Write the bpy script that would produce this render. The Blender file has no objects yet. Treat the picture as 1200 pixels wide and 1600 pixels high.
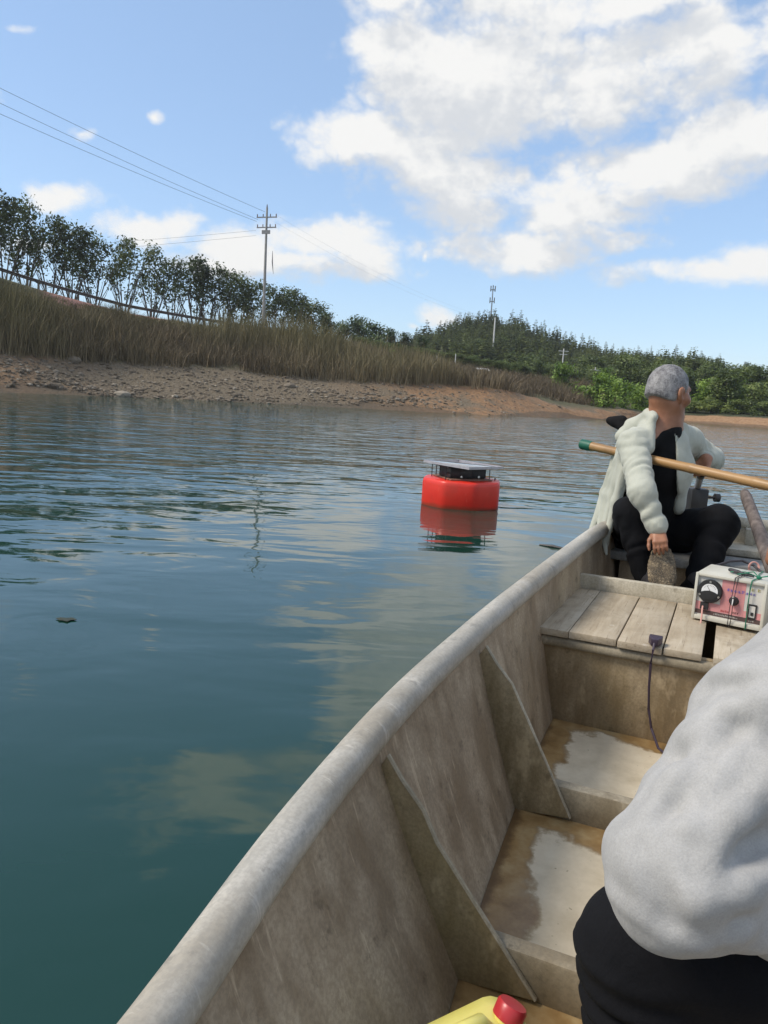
import bpy, bmesh, math, random
import numpy as np
from mathutils import Vector, Matrix

random.seed(7)
rng = np.random.default_rng(7)
scene = bpy.context.scene
COL = scene.collection
R = math.radians

# ------------------------------------------------------------------ camera
F, CAM_H = 1200.0, 1.1           # focal length in photo pixels, height above the water (m)
SLOPE, HY0 = 0.058, 583.0        # the horizon in the photo: y = HY0 + SLOPE * x
ROLL = math.atan(SLOPE)
PITCH = math.atan((800 - (HY0 + SLOPE * 600)) * math.cos(ROLL) / F)
cf = np.array([0, math.cos(PITCH), -math.sin(PITCH)])
_r0 = np.array([1.0, 0, 0]); _u0 = np.cross(_r0, cf)
cr = _r0 * math.cos(ROLL) + _u0 * math.sin(ROLL)
cu = np.cross(cr, cf)
CAM = np.array([0, 0, CAM_H])
cam_data = bpy.data.cameras.new('camera')
cam = bpy.data.objects.new('camera', cam_data)
COL.objects.link(cam)
cam.matrix_world = Matrix(((cr[0], cu[0], -cf[0], 0), (cr[1], cu[1], -cf[1], 0), (cr[2], cu[2], -cf[2], CAM_H), (0, 0, 0, 1)))
cam_data.sensor_fit = 'HORIZONTAL'; cam_data.sensor_width = 36.0; cam_data.lens = 36.0
cam_data.clip_start = 0.05; cam_data.clip_end = 4000
scene.camera = cam


def ray(px, py):
    return cf + cr * (px - 600) / F + cu * (800 - py) / F


def P(px, py, d):
    """the place d metres deep into the scene that the photo shows at (px, py)"""
    return CAM + ray(px, py) * d


def PZ(px, py, z):
    r = ray(px, py)
    return CAM + r * (z - CAM_H) / r[2]


def bearing(px):
    r = ray(px, HY0 + SLOPE * px)
    return np.array([r[0] / r[1], 1.0])


# ------------------------------------------------------------------ sun, sky, exposure
SUN_AZ, SUN_EL = R(-98), R(47)       # azimuth from +Y (view direction), negative = to the left
sd = bpy.data.lights.new('sun', 'SUN')
sd.energy = 2.9; sd.angle = R(16); sd.color = (1.0, 0.91, 0.78)
sun = bpy.data.objects.new('sun', sd); COL.objects.link(sun)
sun_dir = Vector((math.sin(SUN_AZ) * math.cos(SUN_EL), math.cos(SUN_AZ) * math.cos(SUN_EL), math.sin(SUN_EL)))
sun.rotation_euler = sun_dir.to_track_quat('Z', 'Y').to_euler()
sun.location = (-30, 20, 60)

world = bpy.data.worlds.new('World'); scene.world = world
world.use_nodes = True
world.cycles.sampling_method = 'NONE'
SKY_STRENGTH = 0.12
CLOUDS = [  # photo x, y, half width, half height of each cloud mass
    (670, 125, 110, 70), (830, 110, 150, 95), (1060, 105, 95, 78), (950, 125, 100, 75), (630, 5, 45, 30), (800, -10, 200, 60), (1010, -30, 150, 36),
    (570, 225, 90, 38), (690, 240, 120, 75), (780, 200, 80, 70), (1150, 205, 110, 52), (1060, 258, 120, 44), (960, 292, 110, 42),
    (880, 330, 140, 46), (740, 335, 100, 52), (770, 280, 110, 60), (800, 400, 150, 34), (960, 378, 90, 26), (1090, 425, 140, 24), (1190, 412, 70, 28),
    (95, 308, 52, 24), (215, 362, 70, 26), (275, 350, 40, 26), (380, 388, 80, 36), (500, 380, 120, 36), (560, 415, 80, 32), (440, 420, 200, 26), (320, 400, 90, 24),
    (688, 497, 46, 24), (645, 515, 40, 14), (130, 205, 40, 17), (245, 185, 20, 14), (40, 35, 44, 13), (675, 412, 12, 18),
    (60, 380, 90, 16), (1330, 60, 110, 120), (-150, 90, 100, 40), (-120, 330, 130, 40), (420, -160, 170, 60), (1350, 330, 90, 40),
]


def build_world():
    nt = world.node_tree; nt.nodes.clear(); L = nt.links
    N = nt.nodes.new
    out = N('ShaderNodeOutputWorld'); bg = N('ShaderNodeBackground')
    sky = N('ShaderNodeTexSky'); sky.sky_type = 'NISHITA'; sky.sun_disc = False
    sky.sun_elevation = SUN_EL; sky.sun_rotation = SUN_AZ
    sky.altitude = 100; sky.air_density = 1.0; sky.dust_density = 0.25; sky.ozone_density = 2.5
    # ---- cloud thickness as a function of direction
    g = bpy.data.node_groups.new('cloud_thickness', 'ShaderNodeTree')
    g.interface.new_socket('Direction', in_out='INPUT', socket_type='NodeSocketVector')
    g.interface.new_socket('Thickness', in_out='OUTPUT', socket_type='NodeSocketFloat')
    gi = g.nodes.new('NodeGroupInput'); go = g.nodes.new('NodeGroupOutput'); GL = g.links

    def m(op, a, b=None, c=None):
        n = g.nodes.new('ShaderNodeMath'); n.operation = op
        for i, v in enumerate((a, b, c)):
            if v is None: continue
            if isinstance(v, (int, float)): n.inputs[i].default_value = v
            else: GL.new(v, n.inputs[i])
        return n.outputs[0]

    def vm(op, a, b=None, c=None):
        n = g.nodes.new('ShaderNodeVectorMath'); n.operation = op
        for i, v in enumerate((a, b, c)):
            if v is None: continue
            if isinstance(v, (tuple, list)): n.inputs[i].default_value = v
            else: GL.new(v, n.inputs[i])
        return n.outputs['Value' if op == 'LENGTH' else 'Vector']
    # wobble the direction a little so that outlines are not ellipses
    dirn = vm('NORMALIZE', gi.outputs[0])
    nz = g.nodes.new('ShaderNodeTexNoise'); nz.inputs['Scale'].default_value = 7.0; nz.inputs['Detail'].default_value = 3
    GL.new(dirn, nz.inputs['Vector'])
    wob = vm('MULTIPLY_ADD', vm('SUBTRACT', nz.outputs['Color'], (0.5, 0.5, 0.5)), (0.10, 0.10, 0.07), dirn)
    sep = g.nodes.new('ShaderNodeSeparateXYZ'); GL.new(wob, sep.inputs[0])
    az = m('ARCTAN2', sep.outputs[0], sep.outputs[1])
    el = m('ARCSINE', sep.outputs[2])
    cmb = g.nodes.new('ShaderNodeCombineXYZ'); GL.new(az, cmb.inputs[0]); GL.new(el, cmb.inputs[1])
    best = None
    for (x, y, rx, ry) in CLOUDS:
        r = ray(x, y); r = r / np.linalg.norm(r)
        a0, e0 = math.atan2(r[0], r[1]), math.asin(r[2])
        ca = 1.0 / max(0.6, math.cos(e0))
        ia, ie = F / (rx * ca), F / ry
        v = vm('MULTIPLY_ADD', cmb.outputs[0], (ia, ie, 0), (-a0 * ia, -e0 * ie, 0))
        ln = vm('LENGTH', v)
        big = min(1.0, ry / 45.0) * 0.25
        ln = m('SUBTRACT', ln, big if ry >= 20 else -0.30)
        if best is None: best = ln
        else:
            n = g.nodes.new('ShaderNodeMath'); n.operation = 'SMOOTH_MIN'; n.inputs[2].default_value = 0.12
            GL.new(best, n.inputs[0]); GL.new(ln, n.inputs[1]); best = n.outputs[0]
    near = m('SUBTRACT', 1.0, best)
    near = m('MAXIMUM', near, -0.8)
    # the same kind of clouds over the rest of the sky
    n2 = g.nodes.new('ShaderNodeTexNoise'); n2.inputs['Scale'].default_value = 3.2; n2.inputs['Detail'].default_value = 2
    GL.new(vm('MULTIPLY', dirn, (1, 1, 1.7)), n2.inputs['Vector'])
    rest = m('MULTIPLY_ADD', n2.outputs[0], 5.0, -2.1)
    # only outside the part of the sky that the photo shows
    win_a = m('SMOOTH_MAX', m('MULTIPLY_ADD', m('ABSOLUTE', az), 3.0, -1.75), m('MULTIPLY_ADD', el, 3.0, -1.95), 0.2)
    wm = g.nodes.new('ShaderNodeClamp'); GL.new(win_a, wm.inputs[0])
    rest = m('MULTIPLY_ADD', m('SUBTRACT', 1.0, wm.outputs[0]), -2.0, rest)
    tot = m('SMOOTH_MAX', near, rest, 0.1)
    tot = m('ADD', m('MINIMUM', tot, 0.8), 0.02)
    f1 = g.nodes.new('ShaderNodeTexNoise'); f1.inputs['Scale'].default_value = 11.0; f1.inputs['Detail'].default_value = 5
    f1.inputs['Roughness'].default_value = 0.52; f1.inputs['Distortion'].default_value = 0.25
    GL.new(vm('MULTIPLY', dirn, (1, 1, 1.5)), f1.inputs['Vector'])
    f2 = g.nodes.new('ShaderNodeTexNoise'); f2.inputs['Scale'].default_value = 34.0; f2.inputs['Detail'].default_value = 3
    f2.inputs['Roughness'].default_value = 0.55
    GL.new(vm('MULTIPLY', dirn, (1, 1, 1.4)), f2.inputs['Vector'])
    puff = m('ABSOLUTE', m('SUBTRACT', f2.outputs[0], 0.5))
    t = m('MULTIPLY_ADD', m('SUBTRACT', f1.outputs[0], 0.5), 2.0, tot)
    t = m('MULTIPLY_ADD', m('SUBTRACT', 0.10, puff), -1.2, t)
    GL.new(t, go.inputs[0])
    # ---- use it twice: here, and a step towards the sun, for light and shade inside the clouds
    tc = N('ShaderNodeTexCoord')
    g1 = N('ShaderNodeGroup'); g1.node_tree = g; L.new(tc.outputs['Generated'], g1.inputs[0])
    off = N('ShaderNodeVectorMath'); off.operation = 'ADD'
    off.inputs[1].default_value = (sun_dir.x * 0.02, sun_dir.y * 0.02, sun_dir.z * 0.02 + 0.028)
    L.new(tc.outputs['Generated'], off.inputs[0])
    g2 = N('ShaderNodeGroup'); g2.node_tree = g; L.new(off.outputs[0], g2.inputs[0])

    def mm(op, a, b=None, c=None):
        n = N('ShaderNodeMath'); n.operation = op
        for i, v in enumerate((a, b, c)):
            if v is None: continue
            if isinstance(v, (int, float)): n.inputs[i].default_value = v
            else: L.new(v, n.inputs[i])
        return n.outputs[0]
    cov = N('ShaderNodeMapRange'); cov.interpolation_type = 'SMOOTHSTEP'
    cov.inputs['From Min'].default_value = 0.0; cov.inputs['From Max'].default_value = 0.80; cov.inputs['To Max'].default_value = 0.97
    L.new(g1.outputs[0], cov.inputs[0])
    shade = N('ShaderNodeMapRange'); shade.interpolation_type = 'SMOOTHSTEP'
    shade.inputs['From Min'].default_value = -0.25; shade.inputs['From Max'].default_value = 0.50
    L.new(mm('SUBTRACT', g2.outputs[0], mm('MULTIPLY', g1.outputs[0], 0.75)), shade.inputs[0])
    cc = N('ShaderNodeMix'); cc.data_type = 'RGBA'
    cc.inputs[6].default_value = CLOUD_LIT; cc.inputs[7].default_value = CLOUD_SHADE
    L.new(shade.outputs[0], cc.inputs[0])
    mix = N('ShaderNodeMix'); mix.data_type = 'RGBA'
    L.new(cov.outputs[0], mix.inputs[0]); 
    # thin milky veil that the humid air lays over the blue
    veil = N('ShaderNodeMix'); veil.data_type = 'RGBA'; veil.inputs[0].default_value = 0.28
    veil.inputs[7].default_value = (4.4, 6.3, 9.2, 1)
    L.new(sky.outputs[0], veil.inputs[6])
    L.new(veil.outputs[2], mix.inputs[6]); L.new(cc.outputs[2], mix.inputs[7])
    L.new(mix.outputs[2], bg.inputs['Color']); bg.inputs['Strength'].default_value = SKY_STRENGTH
    L.new(bg.outputs[0], out.inputs[0])


CLOUD_LIT = (6.3, 6.25, 6.1, 1); CLOUD_SHADE = (4.7, 4.85, 5.05, 1)
build_world()

vs = scene.view_settings
vs.view_transform = 'Standard'; vs.look = 'None'; vs.exposure = 0.35; vs.gamma = 1.0; vs.use_curve_mapping = False
scene.display_settings.display_device = 'sRGB'
scene.render.engine = 'CYCLES'
scene.cycles.use_denoising = True
scene.cycles.max_bounces = 6; scene.cycles.diffuse_bounces = 3; scene.cycles.glossy_bounces = 3
scene.cycles.transparent_max_bounces = 8; scene.cycles.caustics_reflective = False; scene.cycles.caustics_refractive = False
scene.cycles.sample_clamp_indirect = 4.0


# ------------------------------------------------------------------ helpers
def tag(o, label=None, cat=None, group=None, kind=None):
    if label: o['label'] = label
    if cat: o['category'] = cat
    if group: o['group'] = group
    if kind: o['kind'] = kind
    return o


def empty(name, loc=(0, 0, 0), rz=0.0):
    o = bpy.data.objects.new(name, None); COL.objects.link(o)
    o.empty_display_size = 0.2
    o.location = loc; o.rotation_euler = (0, 0, rz)
    return o


def link(name, me, parent=None, mat=None, loc=None):
    o = bpy.data.objects.new(name, me); COL.objects.link(o)
    if mat is not None and not me.materials: me.materials.append(mat)
    if parent is not None: o.parent = parent
    if loc is not None: o.location = loc
    return o


def np_mesh(name, V, Fc, smooth=True):
    """mesh from arrays: V (n,3), Fc (m,3) or (m,4)"""
    V = np.asarray(V, dtype=np.float32); Fc = np.asarray(Fc, dtype=np.int32)
    me = bpy.data.meshes.new(name)
    k = Fc.shape[1]
    me.vertices.add(len(V)); me.vertices.foreach_set('co', V.ravel())
    me.loops.add(Fc.size); me.loops.foreach_set('vertex_index', Fc.ravel())
    me.polygons.add(len(Fc))
    me.polygons.foreach_set('loop_start', np.arange(0, Fc.size, k, dtype=np.int32))
    me.polygons.foreach_set('loop_total', np.full(len(Fc), k, dtype=np.int32))
    me.polygons.foreach_set('use_smooth', np.full(len(Fc), smooth, dtype=bool))
    me.update(calc_edges=True); me.validate()
    return me


def vcol(me, name, vals):
    """per-vertex grey value (own colour variation of leaves, blades, stones)"""
    at = me.attributes.new(name, 'FLOAT', 'POINT')
    at.data.foreach_set('value', np.asarray(vals, dtype=np.float32))


class MB:
    """collects shapes and links them as one mesh"""
    def __init__(s): s.v = []; s.f = []

    def add(s, vs, fs):
        o = len(s.v); s.v += [tuple(map(float, v)) for v in vs]; s.f += [tuple(i + o for i in f) for f in fs]
        return s

    def box(s, lo, hi, M=None):
        x0, y0, z0 = lo; x1, y1, z1 = hi
        vs = [(x0, y0, z0), (x1, y0, z0), (x1, y1, z0), (x0, y1, z0), (x0, y0, z1), (x1, y0, z1), (x1, y1, z1), (x0, y1, z1)]
        if M is not None: vs = [M @ Vector(v) for v in vs]
        return s.add(vs, [(0, 3, 2, 1), (4, 5, 6, 7), (0, 1, 5, 4), (1, 2, 6, 5), (2, 3, 7, 6), (3, 0, 4, 7)])

    def tube(s, pts, rad, n=10, cap=True, flat=1.0):
        pts = [Vector(p) for p in pts]
        if not hasattr(rad, '__len__'): rad = [rad] * len(pts)
        up = Vector((0, 0, 1)); rings = []
        for i, p in enumerate(pts):
            t = (pts[min(i + 1, len(pts) - 1)] - pts[max(i - 1, 0)]).normalized()
            a = t.cross(up)
            if a.length < 1e-3: a = t.cross(Vector((1, 0, 0)))
            a.normalize(); b = t.cross(a).normalized()
            rings.append([p + a * math.cos(2 * math.pi * k / n) * rad[i] + b * math.sin(2 * math.pi * k / n) * rad[i] * flat for k in range(n)])
        vs = [q for r in rings for q in r]; fs = []
        for i in range(len(pts) - 1):
            for k in range(n):
                fs.append((i * n + k, i * n + (k + 1) % n, (i + 1) * n + (k + 1) % n, (i + 1) * n + k))
        if cap:
            fs.append(tuple(range(n - 1, -1, -1))); fs.append(tuple((len(pts) - 1) * n + k for k in range(n)))
        return s.add(vs, fs)

    def lathe(s, prof, n=24, M=None):
        vs = []; fs = []
        for (r, z) in prof:
            for k in range(n):
                a = 2 * math.pi * k / n; v = Vector((r * math.cos(a), r * math.sin(a), z))
                vs.append(M @ v if M is not None else v)
        for i in range(len(prof) - 1):
            for k in range(n):
                fs.append((i * n + k, i * n + (k + 1) % n, (i + 1) * n + (k + 1) % n, (i + 1) * n + k))
        fs.append(tuple(range(n - 1, -1, -1))); fs.append(tuple((len(prof) - 1) * n + k for k in range(n)))
        return s.add(vs, fs)

    def prism(s, poly, h, M=None):
        """poly: list of (x, y); from z=0 to z=h"""
        n = len(poly)
        vs = [Vector((x, y, 0)) for x, y in poly] + [Vector((x, y, h)) for x, y in poly]
        if M is not None: vs = [M @ v for v in vs]
        fs = [tuple(range(n - 1, -1, -1)), tuple(range(n, 2 * n))] + [(i, (i + 1) % n, n + (i + 1) % n, n + i) for i in range(n)]
        return s.add(vs, fs)

    def mesh(s, name, bevel=0.0, seg=2, smooth=False, angle=40):
        me = bpy.data.meshes.new(name)
        me.from_pydata(s.v, [], s.f); me.validate()
        bm = bmesh.new(); bm.from_mesh(me)
        bmesh.ops.recalc_face_normals(bm, faces=bm.faces)
        if bevel > 0:
            ed = [e for e in bm.edges if len(e.link_faces) == 2 and e.calc_face_angle() > R(25)]
            bmesh.ops.bevel(bm, geom=ed, offset=bevel, segments=seg, affect='EDGES', profile=0.5)
        for f in bm.faces: f.smooth = smooth or bevel > 0
        if smooth or bevel > 0:
            for e in bm.edges:
                if len(e.link_faces) == 2 and e.calc_face_angle() > R(angle): e.smooth = False
        bm.to_mesh(me); bm.free()
        return me

    def build(s, name, mat, parent=None, bevel=0.0, seg=2, smooth=False, angle=40):
        return link(name, s.mesh(name, bevel, seg, smooth, angle), parent, mat)


def interp(xs, ys, x):
    return np.interp(x, xs, ys)


class FBM:
    """cheap smooth noise: a sum of turned sines"""
    def __init__(s, seed, scale, octaves=4, n=5, dim=3):
        r = np.random.default_rng(seed); s.w = []
        for o in range(octaves):
            for _ in range(n):
                d = r.normal(size=dim); d /= np.linalg.norm(d)
                s.w.append((d * scale * 2 ** o * r.uniform(0.7, 1.4), r.uniform(0, 6.28), 0.55 ** o / n * 1.8))

    def __call__(s, *c):
        t = 0
        for k, ph, a in s.w:
            q = ph
            for ki, ci in zip(k, c): q = q + ki * ci
            t = t + a * np.sin(q)
        return t


# ------------------------------------------------------------------ materials
class Mat:
    """small wrapper to write node materials in few lines"""
    def __init__(s, name, rough=0.6, metal=0.0, color=(0.5, 0.5, 0.5), coord='Object'):
        s.m = bpy.data.materials.new(name); s.m.use_nodes = True
        s.nt = s.m.node_tree; s.b = s.nt.nodes['Principled BSDF']
        s.b.inputs['Roughness'].default_value = rough; s.b.inputs['Metallic'].default_value = metal
        s.b.inputs['Base Color'].default_value = (*color, 1)
        s.tc = s.nt.nodes.new('ShaderNodeTexCoord').outputs[coord]

    def n(s, t, **kw):
        n = s.nt.nodes.new(t)
        for k, v in kw.items(): setattr(n, k, v)
        return n

    def ln(s, a, b): s.nt.links.new(a, b)

    def mapping(s, scale=(1, 1, 1), rot=(0, 0, 0), src=None):
        m = s.n('ShaderNodeMapping'); m.inputs['Scale'].default_value = scale; m.inputs['Rotation'].default_value = rot
        s.ln(src or s.tc, m.inputs[0]); return m.outputs[0]

    def noise(s, scale, detail=5, rough=0.55, vec=None, dist=0.0):
        n = s.n('ShaderNodeTexNoise'); n.inputs['Scale'].default_value = scale; n.inputs['Detail'].default_value = detail
        n.inputs['Roughness'].default_value = rough; n.inputs['Distortion'].default_value = dist
        s.ln(vec or s.tc, n.inputs['Vector']); return n.outputs[0]

    def ramp(s, fac, stops):
        n = s.n('ShaderNodeValToRGB'); e = n.color_ramp.elements
        while len(e) < len(stops): e.new(0.5)
        for i, (p, c) in enumerate(stops):
            e[i].position = p; e[i].color = (*c, 1) if len(c) == 3 else c
        s.ln(fac, n.inputs[0]); return n.outputs[0]

    def fr(s, fac, lo, hi, a=0.0, b=1.0):
        n = s.n('ShaderNodeMapRange', interpolation_type='SMOOTHSTEP')
        n.inputs['From Min'].default_value = lo; n.inputs['From Max'].default_value = hi
        n.inputs['To Min'].default_value = a; n.inputs['To Max'].default_value = b
        s.ln(fac, n.inputs[0]); return n.outputs[0]

    def mix(s, fac, a, b, blend='MIX'):
        n = s.n('ShaderNodeMix', data_type='RGBA', blend_type=blend)
        for i, v in ((0, fac), (6, a), (7, b)):
            if isinstance(v, (int, float)): n.inputs[i].default_value = v
            elif isinstance(v, tuple): n.inputs[i].default_value = (*v, 1) if len(v) == 3 else v
            else: s.ln(v, n.inputs[i])
        return n.outputs[2]

    def math(s, op, a, b=None, c=None):
        n = s.n('ShaderNodeMath', operation=op)
        for i, v in enumerate((a, b, c)):
            if v is None: continue
            if isinstance(v, (int, float)): n.inputs[i].default_value = v
            else: s.ln(v, n.inputs[i])
        return n.outputs[0]

    def attr(s, name):
        n = s.n('ShaderNodeAttribute', attribute_name=name); return n.outputs['Fac']

    def rand(s): return s.n('ShaderNodeObjectInfo').outputs['Random']

    def col(s, c): s.ln(c, s.b.inputs['Base Color']); return s

    def rgh(s, c): s.ln(c, s.b.inputs['Roughness']); return s

    def bump(s, h, strength=0.3, dist=0.01):
        n = s.n('ShaderNodeBump'); n.inputs['Strength'].default_value = strength; n.inputs['Distance'].default_value = dist
        s.ln(h, n.inputs['Height']); s.ln(n.outputs[0], s.b.inputs['Normal']); return s


def simple(name, color, rough=0.5, metal=0.0, var=0.12, scale=20.0, bump=0.0):
    """one colour with mild unevenness"""
    m = Mat(name, rough, metal, color)
    nz = m.noise(scale, 4)
    lo = tuple(c * (1 - var) for c in color); hi = tuple(min(1, c * (1 + var)) for c in color)
    m.col(m.ramp(nz, [(0.3, lo), (0.7, hi)]))
    m.rgh(m.fr(nz, 0.3, 0.7, max(0.03, rough - 0.08), min(1, rough + 0.08)))
    if bump: m.bump(nz, bump, 0.004)
    return m.m

# ================================================================== WATER
def make_water():
    m = Mat('water', rough=0.035, color=(0.009, 0.040, 0.028))
    b = m.b; b.inputs['IOR'].default_value = 1.45
    geo = m.n('ShaderNodeNewGeometry').outputs['Position']
    # wind ripples: crests lie across the wind; long swell, ripples and fine chop
    def layer(scale, rot, detail, dist=0.3, rough=0.5):
        return m.noise(1.0, detail, rough, m.mapping(scale, (0, 0, R(rot)), geo), dist)
    w1 = layer((0.85, 1.75, 1), 9, 2, 0.6)
    w2 = layer((2.2, 3.8, 1), -14, 2, 0.6)
    w3 = layer((5.0, 9.0, 1), 14, 2, 0.3)
    w0 = layer((0.35, 0.55, 1), 25, 2, 0.5)
    # the lee of the boat lies calm, the open water is ruffled; patches of both
    pt = m.noise(1.0, 2, 0.5, m.mapping((0.05, 0.12, 1), (0, 0, R(12)), geo))
    dl = m.n('ShaderNodeVectorMath', operation='LENGTH')
    mp = m.n('ShaderNodeMapping'); mp.inputs['Location'].default_value = (-0.8, -1.24, 0); mp.inputs['Scale'].default_value = (0.88, 0.62, 0)
    m.ln(geo, mp.inputs[0]); m.ln(mp.outputs[0], dl.inputs[0])
    dist = m.math('MULTIPLY_ADD', m.math('SUBTRACT', pt, 0.5), 4.5, dl.outputs['Value'])
    calm = m.fr(dist, 2.4, 7.0, 0.11, 1.0)
    far = m.fr(dl.outputs['Value'], 12.0, 60.0, 1.0, 0.8)
    h = m.math('MULTIPLY', w1, 1.0)
    wm = layer((0.34, 0.72, 1), -6, 2, 0.7)
    h = m.math('MULTIPLY_ADD', w2, 0.30, h)
    h = m.math('MULTIPLY_ADD', wm, 2.0, h)
    h = m.math('MULTIPLY_ADD', w3, 0.05, h)
    h = m.math('MULTIPLY', m.math('MULTIPLY', h, calm), far)
    h = m.math('MULTIPLY_ADD', w0, 0.26, h)
    m.bump(h, 1.0, WAVE)
    return m.m


WAVE = 0.075
MB().add([(-900, -60, 0), (900, -60, 0), (900, 900, 0), (-900, 900, 0)], [(0, 1, 2, 3)]).build('water', make_water())
tag(bpy.data.objects['water'], kind='structure')
bed = Mat('lake_bed', 0.9, color=(0.03, 0.045, 0.035))
bed.col(bed.ramp(bed.noise(0.4), [(0.3, (0.02, 0.03, 0.025)), (0.7, (0.05, 0.06, 0.045))]))
MB().add([(-900, -60, -6), (900, -60, -6), (900, 900, -6), (-900, 900, -6)], [(0, 1, 2, 3)]).build('ground', bed.m)
tag(bpy.data.objects['ground'], kind='structure')

# ================================================================== LAND
T = [-700, -400, -200, 0, 200, 400, 560, 760, 880, 960, 1030]
SY = [26, 32, 38, 45, 52, 57, 59, 63, 69, 78, 88]              # waterline: metres ahead of the boat
PDY = [5.5, 5.5, 5.5, 5.5, 5.8, 6.0, 6.0, 6.0, 5.5, 4.0, 3.5]  # depth of the bare stony strip
PZ_ = [2.8, 2.8, 2.8, 2.7, 2.7, 2.6, 2.3, 1.9, 1.1, 0.9, 0.8]  # height of its upper edge
RY = [38, 44, 51, 60, 72, 86, 98, 112, 120, 128, 135]          # road edge
RZ = [9.6, 9.2, 8.8, 8.3, 7.2, 7.0, 6.5, 5.4, 4.2, 3.4, 3.0]


def land_point(px, s):
    """s: -1 under water .. 0 waterline .. 1 top of stones .. 2 road edge .. 3 far road edge .. 4 field behind"""
    sy, py = interp(T, SY, px), interp(T, SY, px) + interp(T, PDY, px)
    ry = interp(T, RY, px); pz = interp(T, PZ_, px); rz = interp(T, RZ, px)
    y = np.interp(s, [-1, 0, 1, 1.75, 2, 3, 4], [sy - 5, sy, py, py + (ry - py) * 0.74, ry, ry + 6, ry + 45])
    z = np.interp(s, [-1, 0, 1, 1.75, 2, 3, 4], [-1.6, 0, pz, pz + (rz - pz) * 0.74, rz, rz, rz - 9])
    b = bearing(px)
    return np.array([b[0] * y, y, z])


land_noise = FBM(3, 0.35, 5)


AMP_S = [-1, 0, 0.5, 1, 1.5, 1.95, 2, 3, 3.2, 4]; AMP_Z = [0.3, 0.22, 0.3, 0.35, 0.4, 0.1, 0.0, 0.0, 0.2, 0.4]


def land_surf(px, s):
    """point on the uneven surface of the bank"""
    p = land_point(px, s); n = float(land_noise(p[0], p[1], p[2] * 2))
    p[2] += n * np.interp(s, AMP_S, AMP_Z); p[1] += n * np.interp(s, [-1, 0, 1, 1.5, 2, 4], [0.8, 1.0, 0.5, 0.3, 0, 0])
    return p


def make_land():
    pxs = np.concatenate([np.arange(-700, 0, 20), np.arange(0, 1031, 6)])
    ss = np.concatenate([np.linspace(-1, 0, 5)[:-1], np.linspace(0, 1, 26)[:-1], np.linspace(1, 2, 30)[:-1], np.linspace(2, 3, 5)[:-1], np.linspace(3, 4, 10)])
    V = np.zeros((len(pxs), len(ss), 3))
    for i, px in enumerate(pxs):
        for j, s in enumerate(ss): V[i, j] = land_point(px, s)
    n = land_noise(V[..., 0], V[..., 1], V[..., 2] * 2)
    amp = np.interp(ss, [-1, 0, 0.5, 1, 1.5, 1.95, 2, 3, 3.2, 4], [0.3, 0.22, 0.3, 0.35, 0.4, 0.1, 0.0, 0.0, 0.2, 0.4])
    V[..., 2] += n * amp
    V[..., 1] += n * np.interp(ss, [-1, 0, 1, 1.5, 2, 4], [0.8, 1.0, 0.5, 0.3, 0, 0])
    m, k = len(pxs), len(ss)
    idx = np.arange(m * k).reshape(m, k)
    Fc = np.stack([idx[:-1, :-1].ravel(), idx[1:, :-1].ravel(), idx[1:, 1:].ravel(), idx[:-1, 1:].ravel()], 1)
    me = np_mesh('bank', V.reshape(-1, 3), Fc)
    vcol(me, 'zone', np.tile(ss, m))
    vcol(me, 'along', np.repeat(pxs, k) / 1000.0)
    return me


def land_mat():
    m = Mat('bank_soil', 0.95)
    z = m.attr('zone'); al = m.attr('along')
    n1 = m.noise(0.35, 6, 0.6); n2 = m.noise(2.2, 6, 0.65); n3 = m.noise(9.0, 4, 0.6)
    stone = m.ramp(n3, [(0.3, (0.09, 0.069, 0.042)), (0.5, (0.155, 0.122, 0.08)), (0.72, (0.235, 0.195, 0.14))])
    ochre = m.ramp(n2, [(0.3, (0.20, 0.105, 0.05)), (0.7, (0.34, 0.20, 0.10))])
    # bare orange earth on the far tip and here and there on the left, grey scree between
    om = m.math('ADD', m.fr(al, 0.48, 0.72), m.math('MULTIPLY', m.fr(al, 0.22, 0.0), 0.6))
    om = m.math('MULTIPLY', om, m.fr(m.math('MULTIPLY_ADD', n1, 1.0, m.math('MULTIPLY', n2, 0.3)), 0.45, 0.72))
    shore = m.mix(om, stone, ochre)
    wet = m.fr(z, 0.10, 0.02)
    shore = m.mix(m.math('MULTIPLY', wet, 0.6), shore, (0.06, 0.05, 0.035))
    grass = m.ramp(n2, [(0.3, (0.045, 0.05, 0.02)), (0.7, (0.12, 0.105, 0.05))])
    c = m.mix(m.fr(m.math('MULTIPLY_ADD', n2, 0.35, z), 1.12, 1.26), shore, grass)
    red = m.ramp(n2, [(0.3, (0.30, 0.14, 0.11)), (0.7, (0.42, 0.23, 0.19))])
    rm = m.math('MULTIPLY', m.fr(z, 1.80, 1.86), m.fr(z, 2.02, 1.99))
    rm = m.math('MULTIPLY', rm, m.math('MULTIPLY', m.fr(al, 0.05, 0.09), m.fr(al, 0.34, 0.26)))
    c = m.mix(rm, c, red)
    road = m.ramp(n3, [(0.3, (0.10, 0.10, 0.10)), (0.7, (0.16, 0.16, 0.155))])
    c = m.mix(m.math('MULTIPLY', m.fr(z, 1.995, 2.005), m.fr(z, 3.005, 2.995)), c, road)
    m.col(c)
    m.bump(m.math('MULTIPLY_ADD', n3, 0.4, n2), 0.8, 0.25)
    return m.m


bank = link('bank', make_land(), mat=land_mat()); tag(bank, kind='structure')

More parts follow.
